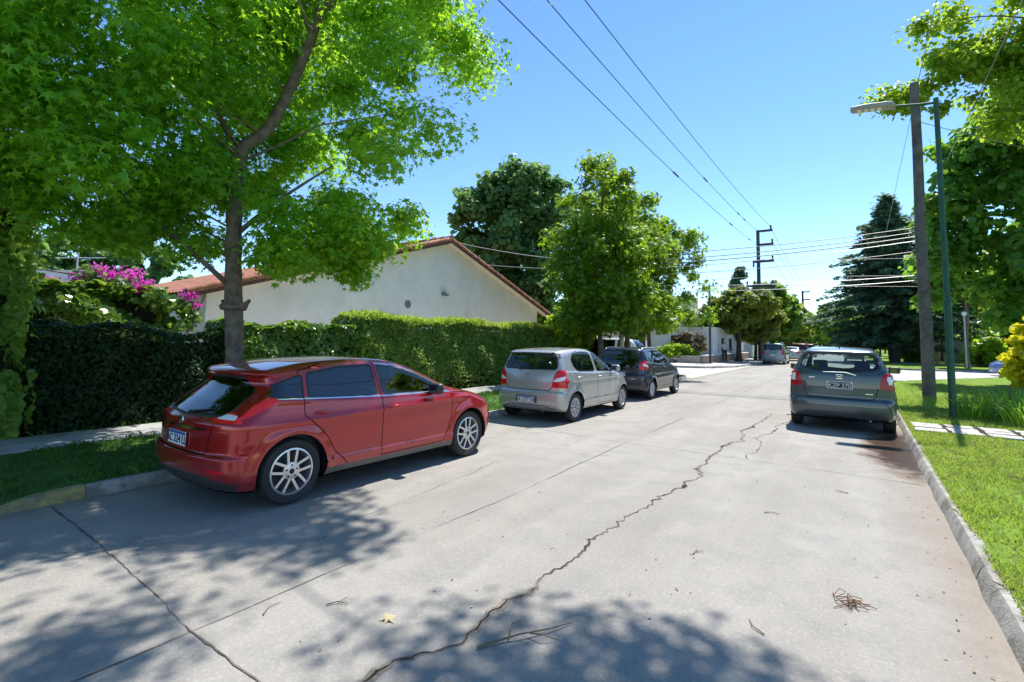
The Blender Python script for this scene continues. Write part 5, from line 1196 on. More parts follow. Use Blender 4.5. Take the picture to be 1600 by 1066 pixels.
# hedges
def hedge(label, x0, x1, y0, y1, h, lm, size, shape, dens, seed, core=CORE, top=None, wav=.06, zlow=.0, low=None):
    """hedge along y with its face towards +x at x1"""
    rng = np.random.default_rng(seed); root = thing('hedge', label, 'hedge', ((x0 + x1) / 2, (y0 + y1) / 2, .08)); o = np.array([(x0 + x1) / 2, (y0 + y1) / 2, .08])
    def hh(y): return h(y) if callable(h) else np.full(np.shape(y), float(h))
    n = 40; ys = np.linspace(y0 + .06, y1 - .06, n); V = []; F = []
    for y in ys:
        a = .05 * math.sin(y * 5.1) + .04 * math.sin(y * 11.7 + 1); z = float(hh(np.array(y))) - .10
        V += [(x0 + .1, y, 0), (x0 + .1, y, z - .1), (x0 + .25, y, z), (x1 - .40 + a, y, z), (x1 - .27 + a, y, z - .15), (x1 - .25 + a, y, .5), (x1 - .28 + a, y, 0)]
    k = 7
    for i in range(n - 1):
        for j in range(k - 1): F.append((i * k + j, i * k + j + 1, (i + 1) * k + j + 1, (i + 1) * k + j))
    F += [tuple(range(k)), tuple((n - 1) * k + j for j in range(k - 1, -1, -1))]
    q = MB(); q.add([np.array(p) - o for p in V], F); q.build('stems', core, root)
    A = []; Nn = []
    L = y1 - y0; hm = float(np.mean(hh(np.linspace(y0, y1, 9))))
    def wavy(y, z): return wav * (np.sin(y * 4.3 + z * 3) + np.sin(y * 9.1 - z * 5) * .6 + np.sin(z * 7 + y * 2) * .5)
    m = int(L * hm * dens); y = rng.uniform(y0, y1, m); z = zlow + (hh(y) - zlow) * rng.random(m); x = x1 - .05 + wavy(y, z) - .16 * rng.random(m) ** 2
    if low is not None:                       # thin at the foot
        keep = rng.random(m) < np.clip((z - .05) / low, .22, 1); x, y, z = x[keep], y[keep], z[keep]; m = len(x)
    A.append(np.c_[x, y, z]); Nn.append(np.c_[np.full(m, .9), rng.normal(0, .5, m), rng.normal(.35, .5, m)])
    w = x1 - x0; m = int(L * w * dens * 1.1); y = rng.uniform(y0, y1, m); x = rng.uniform(x0, x1, m); A.append(np.c_[x, y, hh(y) - .03 + wavy(y, x) + .05 * rng.random(m)]); Nn.append(np.c_[rng.normal(0, .5, (m, 2)), np.ones(m)])
    for yy, s in ((y0, -1), (y1, 1)):
        m = int(w * hm * dens); x = rng.uniform(x0, x1, m); z = rng.uniform(0, 1, m) * hh(np.full(m, yy)); A.append(np.c_[x, np.full(m, yy) + s * (.0 + .05 * rng.random(m)), z]); Nn.append(np.c_[rng.normal(0, .5, m), np.full(m, s * .9), rng.normal(.3, .4, m)])
    A, Nn = np.concatenate(A), np.concatenate(Nn); A[:, 2] += .08
    sz = size * rng.uniform(.6, 1.3, len(A))
    leaves_mesh('foliage', A - o, Nn, sz, shape, lm, root, rng, np.tile(np.array([.3, 0, -.3]), (len(A), 1)) if shape != 'strip' else np.tile(np.array([.6, 0, .5]), (len(A), 1)), .2)
    if top is not None:                       # fresh shoots on top
        m = int(L * top[0]); y = rng.uniform(y0, y1, m); x = x1 - .02 - rng.random(m) ** 1.3 * w * .8; z = hh(y) + .02 + .14 * rng.random(m) * (.4 + .6 * np.sin(y * 2.1) ** 2)
        A = np.c_[x, y, z + .08] - o; leaves_mesh('fresh_shoots', A, np.c_[rng.normal(0, 1, (m, 2)), rng.normal(.3, .3, m)], .085 * rng.uniform(.6, 1.4, m), 'strip', top[1], root, rng, np.c_[rng.normal(.2, .5, (m, 2)), np.ones(m)], .1)
    return root
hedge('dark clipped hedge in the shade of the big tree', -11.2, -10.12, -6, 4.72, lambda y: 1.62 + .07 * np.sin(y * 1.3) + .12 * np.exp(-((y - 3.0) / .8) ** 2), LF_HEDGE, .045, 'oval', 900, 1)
hedge('ivy covered hedge between the big tree and the fine leaved hedge', -11.2, -10.08, 4.76, 7.85, lambda y: 1.80 + .05 * np.sin(y * 3), LF_IVY, .055, 'broad', 750, 2)
hedge('long fine leaved hedge with fresh yellow green top behind the silver car', -11.4, -10.05, 7.9, 17.3, lambda y: 2.03 - .0 * y + .05 * np.sin(y * 1.7), LF_CONIF, .046, 'oval', 1700, 3, wav=.035, core=COREB, top=(620, leafmat('fresh_shoot', (.30, .42, .04), (.55, .62, .10), .4, (.6, .75, .1), .5, .3)), low=.75)
def bush(name, label, cat, c, r, lm, size, shape, n, per, seed, group=None, rc=.35, stems=True, flat=.8):
    rng = np.random.default_rng(seed); root = thing(name, label, cat, (c[0], c[1], .08), 0, group)
    if stems:
        q = MB()
        for k in range(9):
            a = rng.uniform(0, 6.28); q.tube([(rng.normal(0, .06), rng.normal(0, .06), 0), (.4 * r[0] * math.cos(a), .4 * r[1] * math.sin(a), c[2] * .8), (.75 * r[0] * math.cos(a), .75 * r[1] * math.sin(a), c[2] + .3 * r[2])], [.025, .018, .006], 5)
        q.build('stems', BARKD, root)
    cc = env_clumps(rng, [((0, 0, c[2] - .08), r)], n, .4); cc = cc[cc[:, 2] > .05]; P, N = clump_leaves(rng, cc, rc * rng.uniform(.7, 1.3, len(cc)), per, flat, .5, .6)
    P = P[P[:, 2] > 0.0]; N = N[:len(P)]
    leaves_mesh('foliage', P, N, size * rng.uniform(.6, 1.3, len(P)), shape, lm, root, rng, np.c_[unit(P)[:, :2], np.full(len(P), -.2)], .2)
    return root
bush('shrub', 'bright leafy shrub at the end of the long hedge', 'shrub', (-10.5, 18.9, 1.4), (1.2, 1.7, 1.35), LF_BRIGHT, .085, 'broad', 60, 150, 81)
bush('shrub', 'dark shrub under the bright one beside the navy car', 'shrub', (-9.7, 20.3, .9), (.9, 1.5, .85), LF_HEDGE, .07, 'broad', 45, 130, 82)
bush('golden_shrub', 'golden yellow shrub on the right lawn', 'shrub', (5.0, 20.8, 1.35), (1.3, 1.3, 1.45), LF_YEL, .085, 'broad', 110, 120, 83, rc=.3)
bush('shrub', 'dark green shrub low behind the golden one', 'shrub', (5.9, 21.8, .8), (1.2, 1.2, .9), LF_MID, .1, 'broad', 50, 100, 84)
bush('shrub', 'rounded yellow green shrub at the corner house door', 'shrub', (-11.7, 38.6, .75), (1.6, .9, .75), LF_BRIGHT, .10, 'oval', 60, 90, 85)
bush('shrub', 'reddish brown shrub against the white corner house', 'shrub', (-10.6, 39.35, 1.5), (1.3, .55, .9), leafmat('rusty_leaf', (.07, .06, .02), (.18, .13, .05), .3, (.25, .2, .05)), .09, 'oval', 45, 80, 86)
for i, (lab, x, y, r) in enumerate((('round pale shrub under the spruce', 4.6, 62.5, 1.3), ('cream flowered shrub beside the thin trunk', 8.6, 55.0, 1.6), ('leafy shrub at the foot of the grey gates', 9.0, 60.5, .9), ('green shrub right of the grey gates', 11.6, 62, 2.0), ('wide shrub behind the parked blue car', 13.5, 53, 2.2))):
    bush('shrub', lab, 'shrub', (x, y, r * .8), (r, r, r * .8), LF_FAR if i != 1 else LF_BRIGHT, .2, 'broad', 30, 60, 90 + i, rc=.5)
# ivy: pillar at the far left, wall under the bougainvillea
def ivy_mass(name, label, cat, box, lm, size, n, seed, core=CORE, shape='broad'):
    rng = np.random.default_rng(seed); x0, x1, y0, y1, z0, z1 = box; o = np.array([(x0 + x1) / 2, (y0 + y1) / 2, z0]); root = thing(name, label, cat, o)
    q = MB(); q.box(x0 + .15 - o[0], x1 - .15 - o[0], y0 + .15 - o[1], y1 - .15 - o[1], 0, z1 - .15 - z0); q.build('wall', core, root, bevel=.08)
    nn = rng.random((n, 3)); P = np.array([x0, y0, z0]) + nn * np.array([x1 - x0, y1 - y0, z1 - z0]); f = rng.choice(3, n, p=[.62, .2, .18]); N = rng.normal(0, .5, (n, 3)); N[:, 2] += .3
    w = .14 * (np.sin(P[:, 1] * 4 + P[:, 2] * 3) + np.sin(P[:, 2] * 6.3 + P[:, 1] * 2.2))
    a = f == 0; P[a, 0] = x1 + w[a] - .1 * rng.random(a.sum()); N[a, 0] += .9
    a = f == 1; P[a, 2] = z1 + .7 * w[a] + .08 * rng.random(a.sum()); N[a, 2] += .9
    a = f == 2; s = rng.random(a.sum()) < .6; P[a, 1] = np.where(s, y1, y0) + w[a] * .7; N[a, 1] += np.where(s, .9, -.9)
    leaves_mesh('foliage', P - o, N, size * rng.uniform(.6, 1.3, n), shape, lm, root, rng, np.tile(np.array([.3, 0, -.6]), (n, 1)), .2)
    return root
ivy_mass('ivy_column', 'tall ivy covered column at the left edge', 'ivy', (-11.4, -10.0, -.6, 1.8, .05, 3.55), leafmat('sunlit_column_leaf', (.05, .14, .015), (.20, .33, .05), .42, (.5, .72, .09)), .065, 9000, 101)  # leaf colour made paler to stand in for sunlight on the column
ivy_mass('ivy_wall', 'ivy covered wall under the pink bougainvillea', 'ivy', (-14.4, -13.6, 1.0, 4.9, .05, 2.55), LF_IVY, .085, 9000, 102)
def bougainvillea():
    rng = np.random.default_rng(103); root = thing('bougainvillea', 'magenta bougainvillea in flower over the ivy wall', 'plant', (-13.9, 4.2, .08)); o = np.array([-13.9, 4.2, .08])
    q = MB(); q.tube([(.3, .95, 0), (.3, 1.0, 1.2), (.1, .7, 2.1), (-.2, -.4, 2.8), (-.2, -1.6, 2.9)], [.06, .05, .04, .03, .012], 7); q.tube([(.3, .9, 1.0), (.3, 1.3, 2.0), (.3, 1.5, 2.6)], [.04, .03, .012], 6); q.build('stems', BARK, root)
    cc = np.array([(-.2, -.9, 2.78), (-.1, -.4, 2.9), (0, .0, 2.95), (.1, .25, 2.75), (-.3, -1.3, 2.65), (-.2, -.6, 3.0), (.25, 1.15, 2.55), (.3, 1.25, 2.3), (.1, .1, 2.6), (-.2, -1.7, 2.55)]); rr = np.array([.26, .30, .32, .25, .22, .25, .24, .18, .24, .15])
    P, N = clump_leaves(rng, cc, rr, 130, .7, .6, .4); leaves_mesh('blossom', P, N, .042 * rng.uniform(.6, 1.3, len(P)), 'oval', LF_PINK, root, rng)
    cc = np.r_[cc + rng.normal(0, .12, cc.shape) - np.array([0, 0, .22]), np.array([(.3, 1.1, 2.2), (.3, .9, 1.8), (.25, 1.2, 1.9)])]; P, N = clump_leaves(rng, cc, np.full(len(cc), .32), 90, .8, .6, .4); leaves_mesh('foliage', P, N, .055 * rng.uniform(.6, 1.3, len(P)), 'broad', LF_IVY, root, rng)
bougainvillea()
# strap leaved clumps near the lamp post
def strap_clump(label, x, y, r, n, seed, h=.6):
    rng = np.random.default_rng(seed); V = []; F = []
    for k in range(n):
        a = rng.uniform(0, 6.28); rr = r * rng.random() ** .7; bx, by = .7 * rr * math.cos(a), .7 * rr * math.sin(a); a2 = a + rng.normal(0, .5); L = h * rng.uniform(.6, 1.25); out_ = L * rng.uniform(.25, .95); w = rng.uniform(.007, .014)
        d = np.array([math.cos(a2), math.sin(a2)]); nn = np.array([-d[1], d[0]]); m = 6; b = len(V)
        for i in range(m + 1):
            t = i / m; c = np.array([bx, by]) + d * out_ * t; z = L * (1.55 * t - .95 * t * t * (out_ / L) ** .5 - .1 * t ** 3); ww = w * (1 - t ** 3) + .001
            V += [(*(c + nn * ww), max(z, .01)), (*(c - nn * ww), max(z, .01))]
        for i in range(m): F.append((b + 2 * i, b + 2 * i + 1, b + 2 * i + 3, b + 2 * i + 2))
    me = bpy.data.meshes.new('strap_clump'); me.from_pydata(V, [], F); me.polygons.foreach_set('use_smooth', np.ones(len(F), bool)); me.update()
    o = link_mesh('strap_leaf_plant', me, LF_STRAP); o.location = (x, y, KH - .02); return tag(o, label, 'plant', 'strap leaved plants by the lamp post')
for i, (lab, x, y, r, n, h) in enumerate((('bright strap leaved plant touching the green lamp post', 2.05, 14.9, .5, 130, .62), ('tall strap leaved plant, second to the right of the lamp post', 2.75, 15.3, .55, 150, .7), ('arching strap leaved plant overhanging the flagstone path', 2.75, 14.2, .5, 110, .6),
        ('strap leaved plant at the right end of the row by the path', 3.5, 14.9, .55, 130, .7), ('strap leaved plant behind the row, in front of the golden shrub', 2.9, 16.6, .6, 130, .65), ('strap leaved plant behind the lamp post', 2.2, 16.2, .5, 110, .6))):
    strap_clump(lab, x, y, r, n, 110 + i, h)
# belt of trees that closes the view beyond the last houses
def far_wood():
    rng = np.random.default_rng(140); P = []
    for (x0, y0, x1, y1, n, h) in ((-90, 185, 40, 210, 60, 8), (30, 120, 120, 60, 46, 9), (-120, 70, -60, 180, 40, 9), (-70, -10, -75, 60, 26, 7)):
        for i in range(n):
            t = (i + rng.random()) / n; r = rng.uniform(2.5, 4.5); hh = h * rng.uniform(.6, 1.2); c = np.array([x0 + (x1 - x0) * t + rng.normal(0, 2), y0 + (y1 - y0) * t + rng.normal(0, 3), hh * .5])
            d = unit(rng.normal(size=(330, 3))); P.append(c + d * np.array([r, r, hh * .5]) * (rng.random(330) ** .4)[:, None] * (1 + .25 * np.sin(d[:, :1] * 7 + d[:, 1:2] * 5)))
    P = np.concatenate(P); N = rng.normal(size=P.shape) * .6; N[:, 2] += .6
    V, F = leaf_arrays(P, N, .55 * rng.uniform(.6, 1.4, len(P)), 'broad', rng); kind(link_mesh('far_wood', mesh_arrays('far_wood', V, F), LF_FAR), 'stuff')
far_wood()
# ---------------------------------------------------------------- houses
STUCCO = mat('off_white_stucco', (.80, .765, .71), .9, var=.06, scale=1.5, bump=.25, bscale=60, dirt=((.66, .63, .58), 1.1, .5, .45))
WHITEW = mat('white_wall_paint', (.72, .72, .70), .85, var=.06, scale=2, bump=.2, bscale=50, dirt=((.5, .49, .46), 1.2, .55, .4))
TILEM = mat('terracotta_tile', (.34, .135, .075), .8, var=.45, scale=3.5, bump=.3, bscale=30, dirt=((.16, .10, .075), 2.5, .5, .6))
SOFFIT = mat('soffit_cream', (.62, .55, .42), .8, var=.08)
FASCIA = mat('dark_red_fascia', (.12, .045, .03), .7, var=.3)
GREYR = mat('grey_roof', (.16, .155, .15), .8, var=.25, scale=5)
TANW = mat('tan_shutter', (.30, .24, .11), .7, var=.2)
WINM = glassmat('house_window_glass', (.08, .1, .11), 1.3)
DOORM = mat('dark_door', (.035, .032, .03), .6, var=.2)
GREYP = mat('grey_gate_paint', (.30, .31, .31), .6, var=.1)
ROSE = mat('rose_garden_wall', (.38, .26, .21), .85, var=.15, scale=3)

def gable_house():
    X, Y0, Yr, Y1 = -14.0, 5.9, 14.9, 22.2; ze0, zr, ze1 = 2.80, 5.62, 3.16; XB = -26.0
    root = thing('house', 'off white gabled house with terracotta roof behind the hedge', 'house', (X, Yr, 0)); T = lambda V: [(a - X, b - Yr, c) for a, b, c in V]
    q = MB(); pts = [(Y0, -.02), (Y1, -.02), (Y1, ze1), (Yr, zr), (Y0, ze0)]
    q.prism([(a - Yr, c) for a, c in pts], XB - X, 0, 'x'); q.build('wall', STUCCO, root)
    def roof(name, ya, za, yb, zb, over):
        # corrugated clay tile slope from the ridge (ya) to the eave (yb), overhanging the gable
        sl = (zb - za) / (yb - ya); L = math.hypot(yb - ya, zb - za); n = 240; xs = np.linspace(.42, XB - X - .3, n); m = max(4, int(L / .36))
        V = []; F = []
        for j in range(m + 1):
            for sub in (0, 1):
                t = (j + (sub * .96)) / (m + 1); y = ya + (yb - ya) * t - Yr; z = za + (zb - za) * t + .09 + (.028 if sub == 0 else .0)
                for x in xs: V.append((x, y, z + .045 * abs(math.sin(x * math.pi / .22))))
        rows = 2 * (m + 1)
        for r_ in range(rows - 1):
            for i in range(n - 1): F.append((r_ * n + i, r_ * n + i + 1, (r_ + 1) * n + i + 1, (r_ + 1) * n + i))
        q = MB(); q.add(V, F); o = q.build(name, TILEM, root, smooth=True, angle=50)
        s = MB(); nz = .0; a = (ya - Yr, za); b = (yb - Yr, zb)
        s.prism([(a[0], a[1] + .075), (b[0], b[1] + .075), (b[0], b[1] + .003), (a[0], a[1] + .003)], .001, .40, 'x'); s.build('soffit', SOFFIT, o)
        s = MB(); s.prism([(a[0], a[1] + .085), (b[0], b[1] + .085), (b[0], b[1] - .05), (a[0], a[1] - .05)], .402, .43, 'x'); s.build('barge_board', FASCIA, o)
        k = max(5, int(L / .34)); s = MB()
        for i in range(k):
            t0, t1 = i / k, (i + 1.06) / k; s.tube([(.36, a[0] + (b[0] - a[0]) * t0, a[1] + (b[1] - a[1]) * t0 + .13), (.36, a[0] + (b[0] - a[0]) * t1, a[1] + (b[1] - a[1]) * t1 + .115)], [.105, .085], 10)
        s.build('rake_tiles', TILEM, o, smooth=True, angle=50); return o
    roof('roof', Yr, zr, Y1 + .75, ze1 - .75 * (zr - ze1) / (Y1 - Yr), 0); roof('roof', Yr, zr, Y0 - .6, ze0 - .6 * (zr - ze0) / (Yr - Y0), 0)
    s = MB()
    for i in range(26): s.tube([(.45 - i * .47, 0, zr + .16), (.45 - (i + 1.06) * .47, 0, zr + .15)], [.13, .11], 10)
    s.build('ridge_tiles', TILEM, root, smooth=True, angle=50)
    for (y, z, r) in ((12.97, 2.92, .15),):
        q = MB(); q.lathe([(0, .03), (r - .02, .03), (r, .02), (r, -.01)], 24, 'x', (0, y - Yr, z)); q.build('round_vent', mat('vent_grey', (.16, .18, .19), .6), root, smooth=True)
    q = MB(); q.lathe([(0, .16), (.06, .15), (.10, .06), (.08, .0)], 16, 'x', (0, 14.87 - Yr, 3.48)); q.box(.0, .12, 14.98 - Yr, 15.12 - Yr, 3.42, 3.50); q.build('flood_light', mat('vent_grey', (.16, .18, .19), .6), root, smooth=True)
    for ya, yb in ((15.2, 16.95), (11.6, 12.7)):
        q = MB(); q.box(.002, .06, ya - Yr, yb - Yr, 1.15, 2.40); f = q.build('window', TANW, root); g = MB(); g.box(.062, .07, ya - Yr + .08, yb - Yr - .08, 1.23, 2.3); g.build('pane', WINM, f)
    q = MB(); q.box(-1.4, -.7, 6.7 - .4 - Yr + 4.6, 6.7 - Yr + 5.0, 4.2, 5.35); q.build('chimney', mat('sooty_brick', (.14, .09, .07), .9, var=.3), root)
gable_house()
def corner_house():
    root = thing('house', 'white corner house with grey gable roof across the side street', 'house', (-15.0, 40.2, .05)); A = MB()
    A.box(-6.5, 3.6, 0, 9, -.05, 2.95); A.build('wall', WHITEW, root)
    q = MB(); q.box(3.605, 5.5, 1.2, 12, -.05, 2.75); q.build('side_wing', WHITEW, root)
    q = MB(); q.prism([(-.5, 2.951), (9.5, 2.951), (4.5, 4.6)], -6.9, 4.0, 'x'); q.build('roof', GREYR, root)
    q = MB(); q.box(3.58, 5.6, 1.1, 12.1, 2.752, 2.86); q.build('roof', mat('cornice_white', (.72, .71, .68), .8), root)
    q = MB(); q.box(1.0, 3.0, 4.0, 6.6, 4.0, 5.7); q.build('water_tank_tower', WHITEW, root); q = MB(); q.box(.4, .8, 3.2, 3.6, 3.9, 5.2); q.build('chimney', GREYR, root)
    q = MB(); q.box(2.55, 3.35, -.05, -.002, 0, 2.15); d = q.build('door', DOORM, root); h = MB(); h.box(2.63, 2.67, -.09, -.052, 1, 1.1); h.build('handle', CHROME, d)
    for x in (-1.0, -4.2):
        q = MB(); q.box(x, x + 1.5, -.04, -.002, .95, 2.1); f = q.build('window', mat('brown_window_frame', (.12, .07, .045), .6), root); g = MB(); g.box(x + .07, x + 1.43, -.05, -.041, 1.02, 2.03); g.build('pane', WINM, f)
    for y in (4.2, 7.2):
        q = MB(); q.box(5.502, 5.54, y, y + 1.0, .9, 2.0); f = q.build('window', mat('brown_window_frame', (.12, .07, .045), .6), root); g = MB(); g.box(5.541, 5.55, y + .07, y + .93, .97, 1.93); g.build('pane', WINM, f)
    q = MB(); q.box(-6.8, 1.4, -2.0, -1.9, 2.45, 2.6); q.box(-6.8, 1.4, -1.9, .0, 2.5, 2.6); r_ = q.build('porch_roof', mat('cornice_white', (.72, .71, .68), .8), root)
    for x in (-6.6, -2.7, 1.2):
        q = MB(); q.box(x - .08, x + .08, -1.98, -1.82, -.05, 2.449); q.build('porch_post', mat('cornice_white', (.72, .71, .68), .8), root)
corner_house()
def wallbox(name, label, cat, x0, x1, y0, y1, z1, m, cap=None):
    root = thing(name, label, cat, ((x0 + x1) / 2, (y0 + y1) / 2, .05)); w, d = (x1 - x0) / 2, (y1 - y0) / 2
    q = MB(); q.box(-w, w, -d, d, 0, z1); q.build('wall', m, root, bevel=.01)
    q = MB(); q.box(-w - .03, w + .03, -d - .03, d + .03, z1 + .001, z1 + .06); q.build('coping', cap or m, root, bevel=.01); return root
wallbox('planter_wall', 'low grey planter wall under the rounded shrub at the corner house', 'wall', -13.2, -9.6, 37.75, 38.0, .55, mat('rough_planter', (.33, .31, .28), .9, var=.2))
wallbox('garden_wall', 'low rose coloured garden wall behind the walking man', 'wall', -9.55, -9.3, 38.0, 56, .62, ROSE, mat('cornice_white', (.72, .71, .68), .8))
wallbox('garden_wall', 'white boundary wall behind the olive tree trunks', 'wall', -10.2, -9.9, 52.3, 66, 2.2, WHITEW)
def white_house():
    root = thing('house', 'white house with pale flat roof and chimney beyond the ivy wall', 'house', (-31, 6.0, 0))
    q = MB(); q.box(-6, 1.3, -1.9, 3.2, 0, 3.75); q.build('wall', WHITEW, root); q = MB(); q.prism([(-2.2, 3.751), (3.5, 3.751), (3.5, 3.9), (1.2, 4.55), (-2.2, 4.05)], -6.3, 1.7, 'x'); q.build('roof', mat('pale_roof', (.62, .62, .62), .7), root)
    q = MB(); q.box(.2, .9, -1.2, -.5, 3.9, 5.2); c = q.build('chimney', WHITEW, root); h = MB(); h.box(.1, 1.0, -1.3, -.4, 5.201, 5.3); h.box(.3, .8, -1.1, -.6, 5.301, 5.7); h.build('chimney_cap', GREYP, c)
    q = MB(); q.box(1.302, 1.34, .4, 1.6, 1.1, 2.3); f = q.build('window', DOORM, root)
white_house()
def mast():
    q = MB(); q.tube([(0, 0, 0), (0, 0, 6.3)], .035, 8); q.tube([(-.5, -.7, 5.1), (.5, .9, 5.25)], .018, 6); o = q.build('antenna_mast', mat('galvanised', (.42, .44, .46), .45, .6), None, smooth=True); o.location = (-30.2, 7.0, 0)
    return tag(o, 'thin grey antenna mast above the white roofed house', 'mast')
mast()
# far right garden front: gates, wall, globe lamp
def gates():
    root = thing('driveway_gate', 'pale grey double driveway gate across the crossing', 'gate', (8.2, 63, .05))
    for i in (0, 1):
        q = MB(); x = -.9 + 1.55 * i
        for k in range(10): q.box(x + k * .15, x + k * .15 + .142, -.03, .03, .05, 2.35 + (.0 if k % 2 else .02))
        q.box(x, x + 1.5, .03, .06, .4, .5); q.box(x, x + 1.5, .03, .06, 1.9, 2.0); q.build('gate_leaf', GREYP, root)
    for x in (-1.25, 2.45):
        q = MB(); q.box(x - .18, x + .18, -.2, .2, 0, 2.6); q.box(x - .22, x + .22, -.24, .24, 2.601, 2.7); q.build('gate_pillar', mat('pillar_grey', (.40, .39, .37), .85, var=.12), root, bevel=.01)
gates()
wallbox('garden_wall', 'tan garden wall left of the pale driveway gate', 'wall', 4.2, 6.7, 66, 66.3, 2.3, mat('tan_wall', (.36, .27, .17), .9, var=.2))
def cottage():
    root = thing('house', 'ochre house with tiled roof hidden behind the wooden pole', 'house', (6.2, 76, 0)); q = MB(); q.box(-3, 3, 0, 6, 0, 3.2); q.build('wall', mat('ochre_wall', (.50, .38, .24), .9, var=.1), root)
    q = MB(); q.prism([(-3.4, 3.201), (3.4, 3.201), (0, 5.0)], -.4, 6.4, 'y'); q.build('roof', TILEM, root); q = MB(); q.box(-1, .4, -.04, -.002, 1, 2.2); q.build('window', DOORM, root)
cottage()
def globe():
    root = thing('garden_lamp', 'white globe lamp beside the thin bare trunk', 'lamp', (6.55, 49.6, .1)); q = MB(); q.tube([(0, 0, 0), (0, 0, 3.9)], .05, 8); q.build('post', mat('galvanised', (.42, .44, .46), .45, .6), root, smooth=True)
    q = MB(); q.lathe([(.0, -.17), (.12, -.13), (.17, 0), (.12, .13), (0, .17)], 16, 'z', (0, 0, 4.07)); q.build('lamp_shade', mat('opal_globe', (.8, .8, .78), .3), root, smooth=True)
globe()
tree('small_tree', 'thin bare trunked tree beside the white globe lamp', 'tree', (6.75, 50.6, .1), [(6.75, 50.6, .08), (6.7, 50.6, 2), (6.85, 50.5, 4), (6.7, 50.6, 6.5)], [], [((6.8, 50.6, 7.2), (1.8, 1.8, 1.6)), ((7.6, 50.4, 6.0), (1.2, 1.2, .9))], 40, 70, .7, .28, 'broad', LF_FAR, BARK, seed=131, inner=.5, tr=(.17, .08))
def bin_():
    root = thing('litter_bin', 'dark dustbin under the spruce at the far kerb', 'bin', (2.7, 57.5, .1)); q = MB(); q.lathe([(0, 0), (.42, 0), (.5, 1.15), (.52, 1.2), (0, 1.2)], 16); q.build('bin_body', BLK, root, smooth=True, angle=40); q = MB(); q.lathe([(.54, 1.201), (.54, 1.26), (.3, 1.42), (0, 1.46)], 16); q.build('lid', DARK, root, smooth=True, angle=40)
bin_()

# ---------------------------------------------------------------- poles, lamp, wires
WOODP = mat('weathered_pole_wood', (.120, .108, .096), .9, var=.4, scale=4, bump=1.0, bscale=30, dirt=((.20, .19, .175), 6, .55, .6))
GREENP = mat('green_pole_paint', (.020, .085, .038), .6, var=.25, scale=5, dirt=((.10, .09, .07), 7, .62, .5))
STEELD = mat('dark_pole_steel', (.035, .045, .055), .6, var=.2)
CONCP = mat('pale_concrete_post', (.50, .46, .37), .85, var=.12)
LAMPG = mat('lamp_housing', (.34, .33, .31), .5, .2, var=.1)
def wood_pole():
    root = thing('utility_pole', 'thick bare wooden pole beside the green lamp post', 'pole', (1.76, 20.18, .08)); q = MB(); q.tube([(0, 0, -.05), (.01, 0, 2), (-.02, .01, 5), (0, .0, 8), (-.01, 0, 10.18)], [.175, .16, .145, .132, .125], 14); q.build('shaft', WOODP, root, smooth=True, angle=60)
    q = MB()
    for z in (5.4, 5.25, 5.05, 4.65, 3.9, 3.75): q.tube([(-.14, 0, z), (-.24, 0, z + .02)], .02, 6)
    q.build('wire_hooks', STEELD, root)
wood_pole()
def street_lamp():
    root = thing('street_lamp', 'green street lamp post with grey head over the road', 'lamp', (1.66, 14.56, KH - .03)); q = MB(); q.tube([(0, 0, -.05), (0, 0, 2.6), (0, 0, 2.62), (-.02, 0, 7.33)], [.068, .068, .055, .05], 12); q.build('post', GREENP, root, smooth=True, angle=40)
    q = MB(); q.tube([(.03, 0, 7.22), (-.3, 0, 7.25), (-.82, 0, 7.34)], .032, 10); q.build('arm', GREENP, root, smooth=True)
    q = MB(); P = [(-.74, 7.30), (-.80, 7.42), (-.95, 7.45), (-1.35, 7.49), (-1.62, 7.49), (-1.66, 7.46), (-1.60, 7.41), (-.95, 7.33)]
    q.prism([(a, b) for a, b in P], -.15, .15, 'y'); hd = q.build('lamp_head', LAMPG, root, bevel=.03, seg=3, smooth=True, angle=50)
    q = MB()
    for k in range(4):
        x = -1.46 + k * .13; z = 7.395 - .0 + (-.95 - x) * .122 - .062 + .0; q.obox((x, 0, 7.33 + (-.95 - x) * .123 - .004), ((1, 0, -.123), (0, 1, 0), (.123, 0, 1)), (.045, .10, .006))
    q.build('led_panel', mat('led_lens', (.75, .74, .68), .3), hd)
    q = MB(); q.lathe([(.035, 0), (.035, .05), (0, .06)], 12, 'z', (-.95, 0, 7.45)); q.build('photocell', LAMPG, hd, smooth=True)
street_lamp()
def post(name, label, x, y, h, m, r0, r1, arms=()):
    root = thing(name, label, 'pole', (x, y, .08)); q = MB(); q.tube([(0, 0, -.05), (0, 0, h * .5), (0, 0, h)], [r0, (r0 + r1) / 2, r1], 10); q.build('shaft', m, root, smooth=True, angle=60)
    for (z, x0, x1, ins) in arms:
        q = MB(); q.box(x0, x1, -.09, .09, z - .10, z + .10); a = q.build('cross_arm', m, root, bevel=.01)
        for xi, up in ins:
            q = MB(); q.lathe([(.03, 0), (.09, .06 * up), (.06, .16 * up), (.10, .22 * up), (.07, .36 * up), (0, .42 * up)], 10, 'z', (xi, 0, z + .10 * up)); q.build('insulator', STEELD, a, smooth=True)
    return root
UX, UY = -7.5, 51.0
post('utility_pole', 'tall dark utility pole with side arms at the far corner', UX, UY, 12.3, STEELD, .20, .15,
     ((12.2, -.1, 1.25, ((1.1, 1),)), (10.9, -.1, 1.3, ((1.2, 1),)), (9.3, -.5, 1.3, ((1.2, 1), (-.42, -1))), (7.0, -1.1, 1.25, ((1.15, 1), (1.15, -1), (-1.0, 1), (-1.0, -1), (-.4, 1)))))
post('utility_pole', 'slender dark pole at the low planter wall', -9.05, 38.6, 5.95, STEELD, .09, .08)
post('utility_pole', 'pale concrete post between the street trees behind the navy car', -8.0, 19.25, 5.6, CONCP, .11, .09)
